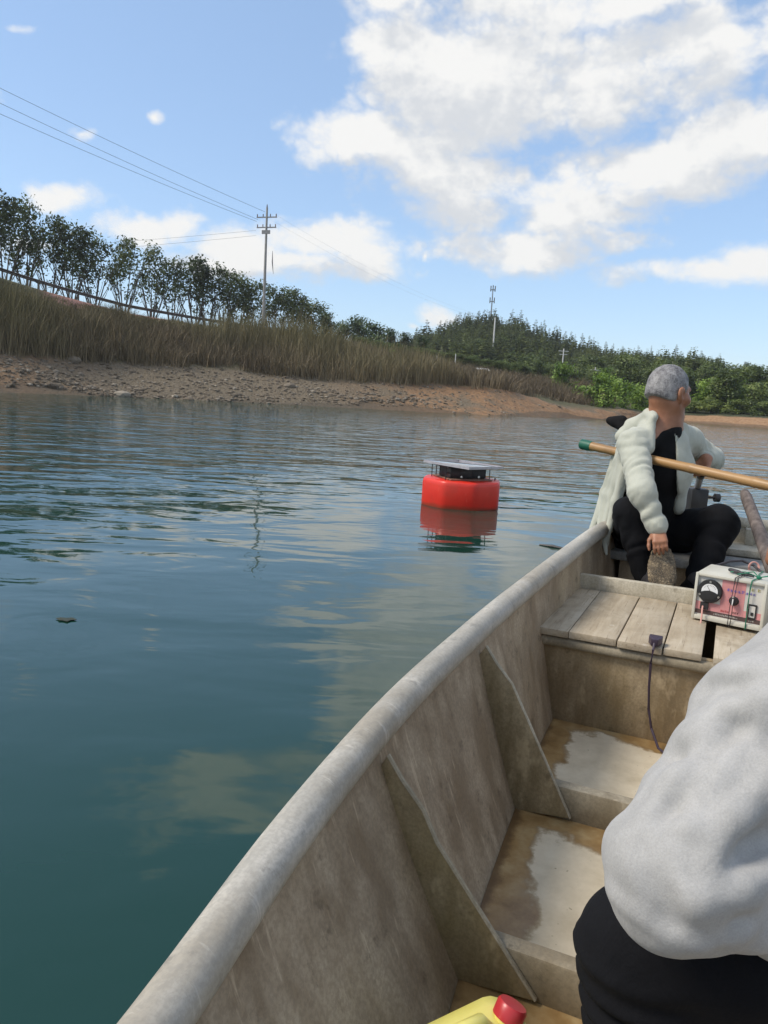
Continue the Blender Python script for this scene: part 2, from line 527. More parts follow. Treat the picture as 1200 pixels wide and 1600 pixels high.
# the far shore and the hill
HX = [300, 480, 560, 640, 680, 720, 760, 800, 850, 900, 950, 1000, 1050, 1100, 1140, 1200, 1300, 1500, 1900, 2400, 3200]
HT = [2, 3, 4.5, 12.0, 16.0, 18.6, 19.6, 18.0, 15.6, 13.8, 12.8, 12.8, 13.0, 12.2, 9.0, 6.2, 8.0, 12.0, 10.0, 14.0, 9.0]
hill_noise = FBM(11, 0.05, 4)
SH2X = [300, 900, 960, 1030, 1090, 1200, 1350, 1600, 1900, 3200]
SH2Y = [128, 122, 100, 95, 93, 84, 78, 72, 68, 60]


def hill_point(px, s):
    """s: -1 under water, 0 waterline, 1 top of the bare strip, 2 ridge, 3 behind"""
    sy = interp(SH2X, SH2Y, px); hz = interp(HX, HT, px)
    y = np.interp(s, [-1, 0, 1, 1.15, 2, 3], [sy - 5, sy, sy + 4, sy + 12, 235, 330])
    z = np.interp(s, [-1, 0, 1, 1.15, 1.5, 2, 3], [-1.5, 0, 1.1, 2.0, 2.0 + (hz - 2) * 0.42, hz, hz - 14])
    b = bearing(px)
    return np.array([b[0] * y, y, z])


def hill_z(px, s):
    p = hill_point(px, s); p[2] += float(hill_noise(p[0], p[1], 0.0)) * np.interp(s, [0, 1, 1.3, 3], [0.1, 0.2, 0.9, 1.2])
    return p


def make_hill():
    pxs = np.concatenate([np.arange(300, 1901, 10), np.arange(1930, 3201, 30)]); ss = np.concatenate([np.linspace(-1, 0, 4)[:-1], np.linspace(0, 1, 8)[:-1], np.linspace(1, 3, 46)])
    V = np.array([[hill_z(px, s) for s in ss] for px in pxs])
    V[..., 2] += land_noise(V[..., 0], V[..., 1], 0) * np.interp(ss, [-1, 0, 1, 3], [0.1, 0.12, 0.2, 0.3])
    m, k = len(pxs), len(ss); idx = np.arange(m * k).reshape(m, k)
    Fc = np.stack([idx[:-1, :-1].ravel(), idx[1:, :-1].ravel(), idx[1:, 1:].ravel(), idx[:-1, 1:].ravel()], 1)
    me = np_mesh('hill', V.reshape(-1, 3), Fc); vcol(me, 'zone', np.tile(ss, m)); return me


hm = Mat('hill_soil', 0.95)
_z = hm.attr('zone'); _n = hm.noise(0.5, 6, 0.6); _n2 = hm.noise(3.0, 5, 0.6)
_o = hm.ramp(_n2, [(0.3, (0.22, 0.115, 0.055)), (0.7, (0.38, 0.24, 0.13))])
_g = hm.ramp(_n, [(0.3, (0.02, 0.03, 0.012)), (0.7, (0.055, 0.06, 0.025))])
_c = hm.mix(hm.fr(hm.math('MULTIPLY_ADD', _n2, 0.3, _z), 0.95, 1.15), _o, _g)
hm.col(hm.mix(hm.math('MULTIPLY', hm.fr(_z, 0.25, 0.05), 0.6), _c, (0.06, 0.045, 0.03)))
hm.bump(_n2, 0.7, 0.3)
tag(link('hill', make_hill(), mat=hm.m), kind='structure')


# ------------------------------------------------------------------ stones of the shore
def ico(sub=1):
    bm = bmesh.new(); bmesh.ops.create_icosphere(bm, subdivisions=sub, radius=1.0)
    V = np.array([v.co[:] for v in bm.verts]); Fc = np.array([[v.index for v in f.verts] for f in bm.faces]); bm.free()
    return V, Fc


def scatter_stones():
    V0, F0 = ico(1); N = 6500; Vs = []; Fs = []; A = []
    for i in range(N):
        px = rng.uniform(-120, 1000); s = min(1.05, max(0.0, rng.beta(1.1, 1.6) * 1.05))
        p = land_surf(px, s)
        r = 0.04 + 0.13 * rng.random() ** 4 + (0.12 if rng.random() < 0.03 else 0)
        if px > 560 and rng.random() < (px - 560) / 340: continue
        if px > 700: r *= 0.7
        sc = np.array([rng.uniform(0.8, 1.5), rng.uniform(0.8, 1.3), rng.uniform(0.4, 0.8)]) * r
        a = rng.uniform(0, 6.28); c, sn = math.cos(a), math.sin(a)
        v = V0 * (1 + rng.uniform(-0.25, 0.25, (len(V0), 1))) * sc
        v = np.stack([v[:, 0] * c - v[:, 1] * sn, v[:, 0] * sn + v[:, 1] * c, v[:, 2]], 1) + p
        Vs.append(v); Fs.append(F0 + len(Fs) * len(V0)); A.append(np.full(len(V0), rng.random()))
    me = np_mesh('stones', np.concatenate(Vs), np.concatenate(Fs), smooth=False); vcol(me, 'tone', np.concatenate(A)); return me


sm = Mat('shore_stone', 0.9)
sm.col(sm.mix(sm.math('MULTIPLY', sm.noise(6.0), 0.5), sm.ramp(sm.attr('tone'), [(0.0, (0.08, 0.064, 0.044)), (0.5, (0.15, 0.124, 0.09)), (0.85, (0.21, 0.18, 0.138)), (1.0, (0.36, 0.325, 0.265))]), (0.14, 0.10, 0.07)))
st = link('shore_stones', scatter_stones(), mat=sm.m)
tag(st, 'loose grey and brown stones strewn over the bare shore slope', 'stones', kind='stuff')
V0, F0 = ico(2)
for i, (px, s, r, lab) in enumerate([
        (197, 0.10, 0.42, 'pale rounded boulder at the water edge below the guardrail'),
        (62, 0.06, 0.34, 'dark wet boulder at the water edge near the left end of the shore'),
        (300, 0.05, 0.36, 'low brown boulder at the water edge left of the tall utility pole'),
        (452, 0.55, 0.36, 'grey boulder halfway up the stony slope right of the tall utility pole'),
        (120, 0.95, 0.40, 'grey boulder under the reeds high on the stony slope')]):
    p = land_surf(px, s)
    v = V0 * (1 + 0.16 * FBM(50 + i, 2.0, 3)(V0[:, 0], V0[:, 1], V0[:, 2])[:, None]) * np.array([r * 1.3, r, r * 0.75])
    me = np_mesh('boulder', v, F0, smooth=False); vcol(me, 'tone', np.full(len(v), [0.95, 0.1, 0.4, 0.7, 0.8][i]))
    o = link('boulder', me, mat=sm.m, loc=tuple(p)); tag(o, lab, 'boulder', 'boulders on the shore')


# ------------------------------------------------------------------ reeds
def blades(n, h, spread, lean, width, seed):
    r = np.random.default_rng(seed); V = []; Fc = []; A = []
    for i in range(n):
        a = r.uniform(0, 6.28); d = spread * math.sqrt(r.random()); x, y = d * math.cos(a), d * math.sin(a)
        hh = h * r.uniform(0.55, 1.05); la = r.uniform(0, 6.28); ll = lean * r.random() * hh
        w = width * r.uniform(0.7, 1.3); wa = r.uniform(0, 3.14); wx, wy = math.cos(wa) * w, math.sin(wa) * w
        lx, ly = math.cos(la) * ll, math.sin(la) * ll
        o = len(V)
        V += [(x - wx, y - wy, -0.15), (x + wx, y + wy, -0.15), (x + lx * 0.35 + wx * .8, y + ly * 0.35 + wy * .8, hh * 0.6), (x + lx * 0.35 - wx * .8, y + ly * 0.35 - wy * .8, hh * 0.6), (x + lx, y + ly, hh)]
        Fc += [(o, o + 1, o + 2), (o, o + 2, o + 3), (o + 3, o + 2, o + 4)]
        A += [r.random()] * 5
    return np.array(V), np.array(Fc), np.array(A)


def scatter_reeds():
    kinds = [blades(18, 1.9, 0.5, [0.4, 0.8, 1.5, 1.0][k], 0.02, 31 + k) for k in range(4)]
    patch = FBM(21, 0.16, 3); patch2 = FBM(22, 0.55, 2)
    Vs = []; Fs = []; A = []; Bc = []; o = 0
    for i in range(9000):
        px = rng.uniform(-260, 960) if rng.random() < 0.75 else rng.uniform(380, 960)
        s = 0.97 + 0.96 * rng.random() ** 0.8
        if s > 1.90 and 60 < px < 300: continue
        p = land_surf(px, s)
        g = float(patch(*p)) + 0.6 * float(patch2(*p))
        if s < 1.12 and g < 0.25 * (1.12 - s) / 0.15 - 0.1: continue
        if g < -0.5 and rng.random() < 0.6: continue
        V, Fc, a = kinds[i % 4]
        k = rng.uniform(0.6, 1.2) * (1 + 0.45 * g) * np.interp(s, [0.95, 1.2, 1.5, 1.7, 1.95], [0.7, 1.15, 0.85 if px < 520 else 0.95, 0.36 if px < 520 else 0.8, 0.16 if px < 520 else 0.6])
        if px > 820: k *= 1.05
        if 200 < px < 500 and s > 1.3: k *= 0.72
        t = rng.uniform(0, 6.28); c, sn = math.cos(t), math.sin(t)
        v = np.stack([V[:, 0] * c - V[:, 1] * sn, V[:, 0] * sn + V[:, 1] * c, V[:, 2] * k], 1) + p
        Vs.append(v); Fs.append(Fc + o); o += len(V)
        A.append(np.clip(a * 0.55 + 0.45 * rng.random() + 0.18 * g, 0, 1))
        # greener towards the road on the left, straw coloured lower down and towards the tip
        gr = np.clip(np.interp(s, [1.0, 1.35, 1.9], [0.0, 0.5, 0.95]) * np.interp(px, [0, 500, 800], [1.0, 0.6, 0.25]) + 0.35 * g + rng.normal(0, 0.12), 0, 1)
        Bc.append(np.full(len(V), gr) * np.clip(V[:, 2] / 1.2, 0.25, 1))
    me = np_mesh('reeds', np.concatenate(Vs), np.concatenate(Fs), smooth=False)
    vcol(me, 'tone', np.concatenate(A)); vcol(me, 'green', np.concatenate(Bc)); return me


rm_ = Mat('reed', 0.8)
straw = rm_.ramp(rm_.attr('tone'), [(0.0, (0.06, 0.044, 0.026)), (0.5, (0.14, 0.104, 0.06)), (1.0, (0.30, 0.23, 0.14))])
olive = rm_.ramp(rm_.attr('tone'), [(0.0, (0.038, 0.04, 0.016)), (0.6, (0.096, 0.092, 0.036)), (1.0, (0.19, 0.165, 0.07))])
rm_.col(rm_.mix(rm_.attr('green'), straw, olive))
reeds = link('reeds', scatter_reeds(), mat=rm_.m)
tag(reeds, 'tall dry straw and olive reeds covering the bank below the road', 'reeds', kind='stuff')


# ================================================================== TREES
def leaf_cloud(blobs, n, size, seed, squash=1.0):
    """n small leaf sprays spread through blobs (x, y, z, rx, ry, rz), more of them towards the outside"""
    r = np.random.default_rng(seed)
    vol = np.array([b[3] * b[4] * b[5] for b in blobs]); pick = r.choice(len(blobs), n, p=vol / vol.sum())
    B = np.array(blobs)[pick]
    d = r.normal(size=(n, 3)); d /= np.linalg.norm(d, axis=1)[:, None]
    rad = r.random(n) ** 0.45
    lump = FBM(seed + 900, 2.2, 3)(d[:, 0] + B[:, 0], d[:, 1] + B[:, 1], d[:, 2] + B[:, 2])
    c = B[:, :3] + d * (rad * (1 + 0.35 * lump))[:, None] * B[:, 3:]
    nrm = d * 0.6 + r.normal(size=(n, 3)) * 0.6 + np.array([0, 0, 0.5]); nrm /= np.linalg.norm(nrm, axis=1)[:, None]
    t = np.cross(nrm, r.normal(size=(n, 3))); t /= np.linalg.norm(t, axis=1)[:, None]
    b = np.cross(nrm, t)
    s = (size * r.uniform(0.6, 1.4, n))[:, None]
    # each spray: a bent leaf pair (two triangles folded along the middle)
    V = np.stack([c - t * s, c + b * s * 0.45 + nrm * s * 0.12, c + t * s, c - b * s * 0.45 - nrm * s * 0.12], 1).reshape(-1, 3)
    idx = np.arange(n)[:, None] * 4
    Fc = np.concatenate([idx + [0, 1, 2], idx + [0, 2, 3]])
    tone = np.clip(0.5 + 0.35 * lump + r.normal(0, 0.16, n), 0, 1)
    return V, Fc, np.repeat(tone, 4)


def foliage_mat(name, dark, mid, light, trans=0.25):
    m = Mat(name, 0.55)
    rv = m.math('MULTIPLY_ADD', m.math('SUBTRACT', m.rand(), 0.5), 0.35, m.attr('tone'))
    c = m.ramp(rv, [(0.1, dark), (0.5, mid), (0.95, light)])
    m.col(c)
    tr = m.n('ShaderNodeBsdfTranslucent'); m.ln(m.mix(1.0, c, (1.0, 1.0, 0.55), 'MULTIPLY'), tr.inputs[0])
    mx = m.n('ShaderNodeMixShader'); mx.inputs[0].default_value = trans
    m.ln(m.b.outputs[0], mx.inputs[1]); m.ln(tr.outputs[0], mx.inputs[2])
    m.ln(mx.outputs[0], m.nt.nodes['Material Output'].inputs[0])
    return m.m


bark = Mat('bark', 0.9); bark.col(bark.ramp(bark.noise(6.0, 5), [(0.3, (0.05, 0.042, 0.034)), (0.7, (0.13, 0.11, 0.09))])); bark = bark.m
LEAF_DARK = foliage_mat('roadside_leaf', (0.028, 0.04, 0.015), (0.062, 0.088, 0.03), (0.13, 0.16, 0.055), 0.35)
LEAF_EVER = foliage_mat('evergreen_leaf', (0.016, 0.032, 0.011), (0.04, 0.072, 0.022), (0.09, 0.135, 0.038), 0.2)
LEAF_MID = foliage_mat('woodland_leaf', (0.032, 0.054, 0.013), (0.08, 0.115, 0.027), (0.155, 0.20, 0.05), 0.25)
LEAF_BRIGHT = foliage_mat('spring_leaf', (0.06, 0.11, 0.014), (0.14, 0.235, 0.028), (0.26, 0.37, 0.06), 0.3)
LEAF_OLIVE = foliage_mat('bush_leaf', (0.045, 0.07, 0.017), (0.12, 0.165, 0.036), (0.25, 0.30, 0.075), 0.25)
LEAF_PINE = foliage_mat('pine_needle', (0.036, 0.052, 0.014), (0.08, 0.105, 0.028), (0.14, 0.165, 0.05), 0.2)
LEAF_DUSK = foliage_mat('pine_needle_grey', (0.032, 0.042, 0.02), (0.062, 0.078, 0.034), (0.105, 0.122, 0.054), 0.15)


def stems_mesh(name, seed, height, n, spread, r0):
    """several stems fanning out of one root, each forking"""
    r = np.random.default_rng(seed); mb = MB()
    for i in range(n):
        a = 6.28 * i / n + r.uniform(-0.4, 0.4); x, y = math.cos(a), math.sin(a); k = spread * r.uniform(0.6, 1.1)
        h = height * r.uniform(0.85, 1.05)
        pts = [(x * 0.06, y * 0.06, -0.2), (x * k * 0.22, y * k * 0.22, h * 0.3), (x * k * 0.6, y * k * 0.6, h * 0.65), (x * k, y * k, h)]
        mb.tube(pts, [r0, r0 * 0.8, r0 * 0.55, r0 * 0.25], 5, cap=False)
        for q in range(3):
            f = r.uniform(0.35, 0.8); bx, by, bz = x * k * f, y * k * f, h * f
            b2 = a + r.uniform(-1.2, 1.2); ln = h * r.uniform(0.25, 0.4)
            mb.tube([(bx, by, bz), (bx + math.cos(b2) * ln * 0.35, by + math.sin(b2) * ln * 0.35, bz + ln * 0.6), (bx + math.cos(b2) * ln * 0.5, by + math.sin(b2) * ln * 0.5, bz + ln)], [r0 * 0.4, r0 * 0.28, r0 * 0.12], 4, cap=False)
    return mb.mesh(name, smooth=True)


def crown_mesh(name, blobs, n, size, seed):
    V, Fc, t = leaf_cloud(blobs, n, size, seed); me = np_mesh(name, V, Fc, smooth=False); vcol(me, 'tone', t); return me


def rand_blobs(seed, n, R0, H0, H1, br, top=0.0):
    r = np.random.default_rng(seed); out = []
    for i in range(n):
        f = (i + 0.5) / n; a = r.uniform(0, 6.28); z = H0 + (H1 - H0) * f
        rad = R0 * math.sqrt(r.random()) * (1 - top * f)
        k = br * r.uniform(0.75, 1.25)
        out.append((rad * math.cos(a), rad * math.sin(a), z, k, k, k * 0.8))
    return out


# kinds: (stem mesh, crown mesh)
ROADSIDE = []
for k in range(5):
    st_ = stems_mesh('trunk', 100 + k, 4.4, 6, 1.25, 0.07)
    bl = rand_blobs(200 + k, 18, 1.2, 3.4, 6.2, 0.72, 0.3) + rand_blobs(250 + k, 6, 1.0, 2.2, 3.2, 0.40)
    ROADSIDE.append((st_, crown_mesh('crown', bl, 1650, 0.12, 300 + k)))
DENSE = []
for k in range(4):
    st_ = stems_mesh('trunk', 120 + k, 3.6, 4, 0.9, 0.09)
    bl = rand_blobs(220 + k, 20, 1.6, 1.2, 5.4, 1.0, 0.5)
    DENSE.append((st_, crown_mesh('crown', bl, 3000, 0.16, 320 + k)))
BUSH = []
for k in range(4):
    st_ = stems_mesh('stem', 140 + k, 2.0, 6, 1.0, 0.035)
    bl = rand_blobs(240 + k, 16, 1.25, 0.4, 2.7, 0.75, 0.55)
    BUSH.append((st_, crown_mesh('crown', bl, 2200, 0.13, 340 + k)))


def pine_crown(seed, h=7.0, n=20, ragged=0.35):
    r = np.random.default_rng(seed); V = []; Fc = []; A = []
    z = h * 0.16
    while z < h * 0.99:
        f = (z / h); rad = 1.5 * (1 - f) ** 0.8 + 0.10
        k = int(4 + 5 * (1 - f))
        for i in range(k):
            a = 6.28 * i / k + r.uniform(-0.5, 0.5); ln = rad * r.uniform(1 - ragged, 1 + ragged)
            if r.random() < 0.1: continue
            x, y = math.cos(a), math.sin(a); dz = r.uniform(-0.15, 0.28) * ln; w = ln * 0.26
            for s in (-1, 1):
                o = len(V)
                V += [(x * 0.05, y * 0.05, z), (x * ln * 0.6 - y * w * s, y * ln * 0.6 + x * w * s, z + dz * 0.3 - 0.14 * ln), (x * ln, y * ln, z + dz), (x * ln * 0.55, y * ln * 0.55, z + dz * 0.6 + 0.2 * ln)]
                Fc += [(o, o + 1, o + 2), (o, o + 2, o + 3)]; A += [np.clip(0.5 + r.normal(0, 0.2), 0, 1)] * 4
        z += h * 0.042 * r.uniform(0.7, 1.3)
    return np.array(V), np.array(Fc), np.array(A)


PINE = []
for k in range(5):
    V, Fc, A = pine_crown(400 + k, ragged=0.3 + 0.08 * k)
    me = np_mesh('crown', V, Fc, smooth=False); vcol(me, 'tone', A)
    tr = MB().tube([(0, 0, -0.5), (0.03, 0, 3.5), (0, 0.02, 6.9)], [0.11, 0.07, 0.02], 5).mesh('trunk', smooth=True)
    PINE.append((tr, me, (V, Fc, A)))


def plant(name, kind, leaf, loc, scale, label, cat, group=None, wide=1.0, parts=('trunk', 'crown'), rz=None):
    t = empty(name, tuple(loc), rng.uniform(0, 6.28) if rz is None else rz); t.scale = (scale * wide, scale * wide, scale)
    a = bpy.data.objects.new(parts[0], kind[0]); b = bpy.data.objects.new(parts[1], kind[1])
    for o, mt in ((a, bark), (b, leaf)):
        COL.objects.link(o); o.parent = t
        if not o.data.materials: o.data.materials.append(None)
        o.material_slots[0].link = 'OBJECT'; o.material_slots[0].material = mt
    tag(t, label, cat, group)
    return t


# the row of trees along the road: photo x of each trunk, photo y of its top
row = [(-28, 285), (8, 300), (42, 312), (80, 335), (112, 345), (146, 358), (192, 366), (236, 384), (268, 402), (302, 412),
       (322, 416), (348, 428), (372, 440), (398, 450), (425, 452), (448, 458), (470, 468), (492, 480)]
ORD = ['first', 'second', 'third', 'fourth', 'fifth', 'sixth', 'seventh', 'eighth', 'ninth', 'tenth', 'eleventh', 'twelfth', 'thirteenth', 'fourteenth', 'fifteenth',
       'sixteenth', 'seventeenth', 'eighteenth', 'nineteenth', 'twentieth']
for i, (px, ty) in enumerate(row):
    base = land_point(px, 3.15)
    d = (base - CAM) @ cf
    top = P(px, ty, d)
    h = max(3.0, top[2] - base[2])
    if px < -20: lab = 'leafy multi stemmed roadside tree beyond the left edge of the picture'
    else: lab = ORD[i - 1] + ' multi stemmed roadside tree from the left, standing behind the guardrail'
    plant('roadside_tree', ROADSIDE[i % 5], LEAF_DARK, base, h / 7.0 * (1.04 if px < 300 else 1.16), lab, 'tree', 'trees along the road', wide=rng.uniform(1.25, 1.5) * min(1.15, 7.0 / h * 0.95))

# dark dense trees where the road disappears behind the bank
for px, s, ty, lab in [(508, 2.9, 487, 'dark round evergreen tree ending the roadside row'), (530, 3.2, 500, 'dark evergreen tree right of the end of the roadside row'),
                       (556, 3.1, 494, 'tallest dark round evergreen between the roadside row and the hill'), (580, 3.3, 500, 'dark evergreen tree just right of the tallest round one'),
                       (606, 3.1, 512, 'dark evergreen tree below the white cloud, left of the hill'), (630, 3.0, 518, 'dark evergreen at the foot of the pine hill'),
                       (478, 2.6, 505, 'dark shrubby evergreen behind the reeds right of the tall utility pole'), (655, 3.0, 524, 'low dark evergreen in front of the pine hill slope')]:
    base = land_point(px, s); d = (base - CAM) @ cf; h = max(2.5, P(px, ty, d)[2] - base[2])
    plant('evergreen_tree', DENSE[int(px) % 4], LEAF_EVER, base, h / 6.0, lab, 'tree', 'dark evergreens at the end of the row', wide=1.0)

# ordinary dark woodland between the reeds and the pine hill
wl = 'dark green broadleaf tree in the wood between the reeds and the pine hill'
for i in range(70):
    px = 560 + 400 * (i + rng.random()) / 70; s = rng.uniform(1.98, 2.9) if px < 860 else rng.uniform(1.75, 2.4)
    base = land_point(px, s); d = (base - CAM) @ cf
    ty = interp([560, 650, 760, 860, 960], [534, 552, 560, 568, 585], px) + rng.uniform(-6, 14)
    h = max(1.8, P(px, ty, d)[2] - base[2])
    plant('broadleaf_tree', DENSE[i % 4], LEAF_MID, base, h / 6.0, wl, 'tree', 'broadleaf wood behind the reeds', wide=rng.uniform(1.0, 1.4) * max(1.0, 3.2 / h))
wl2 = 'mid green broadleaf tree on the lower slope of the pine hill'
for i in range(80):
    px = 640 + 620 * (i + rng.random()) / 80
    base = hill_z(px, rng.uniform(1.12, 1.55)); d = (base - CAM) @ cf
    plant('broadleaf_tree', DENSE[i % 4], LEAF_MID, base, rng.uniform(0.7, 1.1), wl2, 'tree', 'broadleaf trees on the lower hill', wide=rng.uniform(1.0, 1.5))

# bright spring-green bushes
for px, py, ty, d, w, lab in [
        (528, 552, 524, 88, 1.2, 'bright green bush in the reeds below the dark evergreens'), (614, 562, 546, 90, 1.3, 'small yellow green bush in the reeds at the foot of the hill'),
        (930, 645, 583, 86, 1.05, 'tall bright green bush at the water on the tip of the bank'), (905, 640, 600, 88, 1.0, 'bright green bush left of the tallest one on the tip of the bank'),
        (968, 648, 590, 92, 1.15, 'bright green bush beside the back of the head of the seated man'), (995, 650, 600, 96, 1.0, 'bright green bush just behind the head of the seated man'),
        (878, 620, 566, 92, 0.9, 'light green bush above the straw reeds at the tip'), (945, 612, 572, 104, 0.9, 'light green tree behind the tall bush on the tip')]:
    base = P(px, py, d); h = P(px, ty, d)[2] - base[2]
    plant('bush', BUSH[int(px) % 4], LEAF_BRIGHT, base, h / 3.2, lab, 'bush', 'bright green bushes', wide=w, parts=('stem', 'crown'))
k = 0; far_no = [0, 0]
for px, ty, mt in [(1022, 612, 0), (1052, 606, 1), (1085, 604, 1), (1102, 590, 0), (1124, 598, 1), (1142, 588, 0), (1160, 602, 1), (1178, 596, 1), (1196, 606, 1), (1216, 600, 0), (1245, 598, 1), (1280, 590, 1), (1320, 596, 0), (1112, 622, 1), (1150, 624, 1), (1190, 626, 1), (1085, 630, 1)]:
    s = 1.05 if ty > 615 else rng.uniform(1.1, 1.2)
    base = hill_z(px, s); d = (base - CAM) @ cf; h = max(1.5, P(px, ty, d)[2] - base[2])
    side = 'olive green' if mt else 'light green'
    far_no[mt] += 1
    plant('bush', BUSH[k % 4], LEAF_OLIVE if mt else LEAF_BRIGHT, base, h / 3.2, ('low ' if ty > 615 else '') + ORD[far_no[mt] - 1] + ' ' + side + ' bush from the left along the orange far shore', 'bush', side + ' bushes on the far shore', wide=rng.uniform(1.0, 1.35) * max(1, 3.0 / h), parts=('stem', 'crown')); k += 1

# pines: the ones on the skyline one by one, the rest of the wood as one mass
pl = 'dark pine standing on the skyline of the wooded hill'
px = 634.0; i = 0
while px < 1190:
    s = rng.uniform(1.93, 2.05); base = hill_z(px, s)
    sc = rng.uniform(0.7, 1.35) * (1.1 if px < 860 else 0.95) * (0.55 if px > 1125 else 1)
    plant('pine_tree', PINE[i % 5], LEAF_DUSK if px < 800 else LEAF_PINE, base, sc, pl, 'pine', 'pines on the skyline', wide=rng.uniform(0.9, 1.2)); i += 1
    px += rng.uniform(4.0, 9.0)


def wood():
    Vs = []; Fs = []; A = []; o = 0
    for i in range(1100):
        px = rng.uniform(600, 1330); s = rng.uniform(1.3, 2.0)
        if px < 700 and s < 1.5: continue
        base = hill_z(px, s); V, Fc, a = PINE[i % 5][2]
        k = rng.uniform(0.75, 1.2) * (0.9 if px > 860 else 1.05); w = k * rng.uniform(0.95, 1.3)
        if px > 1120: k *= 0.6
        t = rng.uniform(0, 6.28); c, sn = math.cos(t), math.sin(t)
        Vs.append(np.stack([(V[:, 0] * c - V[:, 1] * sn) * w, (V[:, 0] * sn + V[:, 1] * c) * w, V[:, 2] * k], 1) + base)
        Fs.append(Fc + o); o += len(V); A.append(np.clip(a + rng.normal(0, 0.22), 0, 1))
    me = np_mesh('pine_wood', np.concatenate(Vs), np.concatenate(Fs), smooth=False); vcol(me, 'tone', np.concatenate(A)); return me


tag(link('pine_wood', wood(), mat=LEAF_PINE), 'dense dark pine wood covering the slope of the far hill', 'wood', kind='stuff')
base = hill_z(1158, 1.9); d = (base - CAM) @ cf; h = P(1160, 560, d)[2] - base[2]
plant('lone_tree', ROADSIDE[1], LEAF_EVER, base, h / 7.0, 'single taller tree standing free at the right end of the ridge', 'tree', wide=0.8)

# ================================================================== POLES, WIRES, RAIL, SHED
conc = simple('concrete', (0.30, 0.29, 0.27), 0.85, var=0.2, scale=3.0)
pale = simple('pale_concrete', (0.62, 0.61, 0.58), 0.8, var=0.1, scale=3.0)
steel = simple('galvanised_steel', (0.20, 0.20, 0.20), 0.5, 0.6, 0.15, 5.0)
rust = simple('weathered_rail_steel', (0.10, 0.085, 0.075), 0.7, 0.3, 0.3, 3.0)
wire_m = simple('cable_grey', (0.09, 0.09, 0.10), 0.5)
porc = simple('porcelain', (0.12, 0.07, 0.05), 0.3)

base = P(411, 517, 88); top = P(416, 330, 88)
ph = top[2] - base[2]
road_dir = land_point(420, 2) - land_point(380, 2); road_ang = math.atan2(road_dir[1], road_dir[0])
pole = empty('utility_pole', tuple(base), R(-18))
tag(pole, 'tall concrete utility pole with two crossarms in the roadside trees', 'utility pole')
MB().lathe([(0.20, -1), (0.11, ph - 0.2), (0.10, ph)], 10).build('shaft', conc, pole, smooth=True)
for zz, w in ((ph - 1.15, 1.25), (ph - 2.25, 1.2)):
    a = MB().box((-w, -0.05, zz), (w, 0.05, zz + 0.12)).build('crossarm', steel, pole)
    for x in (-w + 0.08, -0.45, 0.45, w - 0.08):
        MB().lathe([(0.03, zz + 0.12), (0.07, zz + 0.18), (0.04, zz + 0.24), (0.07, zz + 0.30), (0.03, zz + 0.42)], 8, Matrix.Translation((x, 0, 0))).build('insulator', porc, a, smooth=True)
MB().box((-0.5, -0.14, ph - 2.9), (0.5, -0.02, ph - 2.5)).build('switch_box', steel, pole)
MB().lathe([(0.03, ph), (0.07, ph + 0.08), (0.03, ph + 0.3)], 8).build('insulator', porc, pole, smooth=True)


def wire(a, b, sag, r, label, n=24, mat=None):
    a = Vector(a); b = Vector(b)
    pts = [a.lerp(b, i / n) - Vector((0, 0, sag * 4 * (i / n) * (1 - i / n))) for i in range(n + 1)]
    o = MB().tube(pts, r, 5).build('power_line', mat or wire_m); tag(o, label, 'cable', 'power lines of the tall pole'); return o


for px0, py0, py1, nm in ((414, 331, -8, 'topmost'), (403, 343, 20, 'middle'), (401, 346, 46, 'lowest')):
    wire(P(px0, py0, 88), P(-290, py1, 52), 0.35, 0.017, nm + ' of three power lines rising to the upper left from the tall pole')
for py0, py1, nm in ((360, 388, 'upper'), (368, 399, 'lower')):
    wire(P(400, py0, 88), P(-100, py1 + 6, 88), 0.25, 0.012, nm + ' of two thin lines running level from the lower crossarm over the trees')
for py0, py1, nm in ((335, 497, 'upper'), (347, 501, 'lower')):
    wire(P(430, py0, 88), P(770, py1, 168), 1.5, 0.006, nm + ' thin line from the tall pole to the white pole on the hill')
MB().tube([P(426, 392, 88), P(425.5, 410, 88), P(427, 428, 88)], [0.02, 0.07, 0.02], 6).build('hanging_cable', wire_m)
tag(bpy.data.objects['hanging_cable'], 'short dark cable end hanging beside the tall pole shaft', 'cable')

# guardrail along the road edge
rail = empty('guardrail', tuple(land_point(0, 2.03))); o0 = Vector(land_point(0, 2.03))
tag(rail, 'dark steel guardrail along the road above the reeds', 'guardrail')
pts = [Vector(land_point(px, 2.03)) - o0 for px in np.arange(-260, 560, 10)]
mb = MB(); prof = [(0.02, 0.50), (-0.05, 0.56), (0.02, 0.64), (-0.05, 0.72), (0.02, 0.78), (0.05, 0.64)]
vs_ = []; n_ = len(prof)
for i, p in enumerate(pts):
    t = (pts[min(i + 1, len(pts) - 1)] - pts[max(0, i - 1)]).normalized(); s = Vector((t.y, -t.x, 0))
    vs_ += [p + s * -a + Vector((0, 0, z)) for a, z in prof]
mb.add(vs_, [(i * n_ + j, i * n_ + (j + 1) % n_, (i + 1) * n_ + (j + 1) % n_, (i + 1) * n_ + j) for i in range(len(pts) - 1) for j in range(n_)])
mb.build('beam', rust, rail)
acc = 0.0; last = None
for px in np.arange(-260, 560, 1.0):
    p = Vector(land_point(px, 2.03)) - o0
    if last is None or (p - last).length > 4.0:
        MB().box((-0.06, -0.06, -0.3), (0.06, 0.06, 0.74)).build('post', rust, rail).location = p + Vector((0, 0.09, 0)); last = p

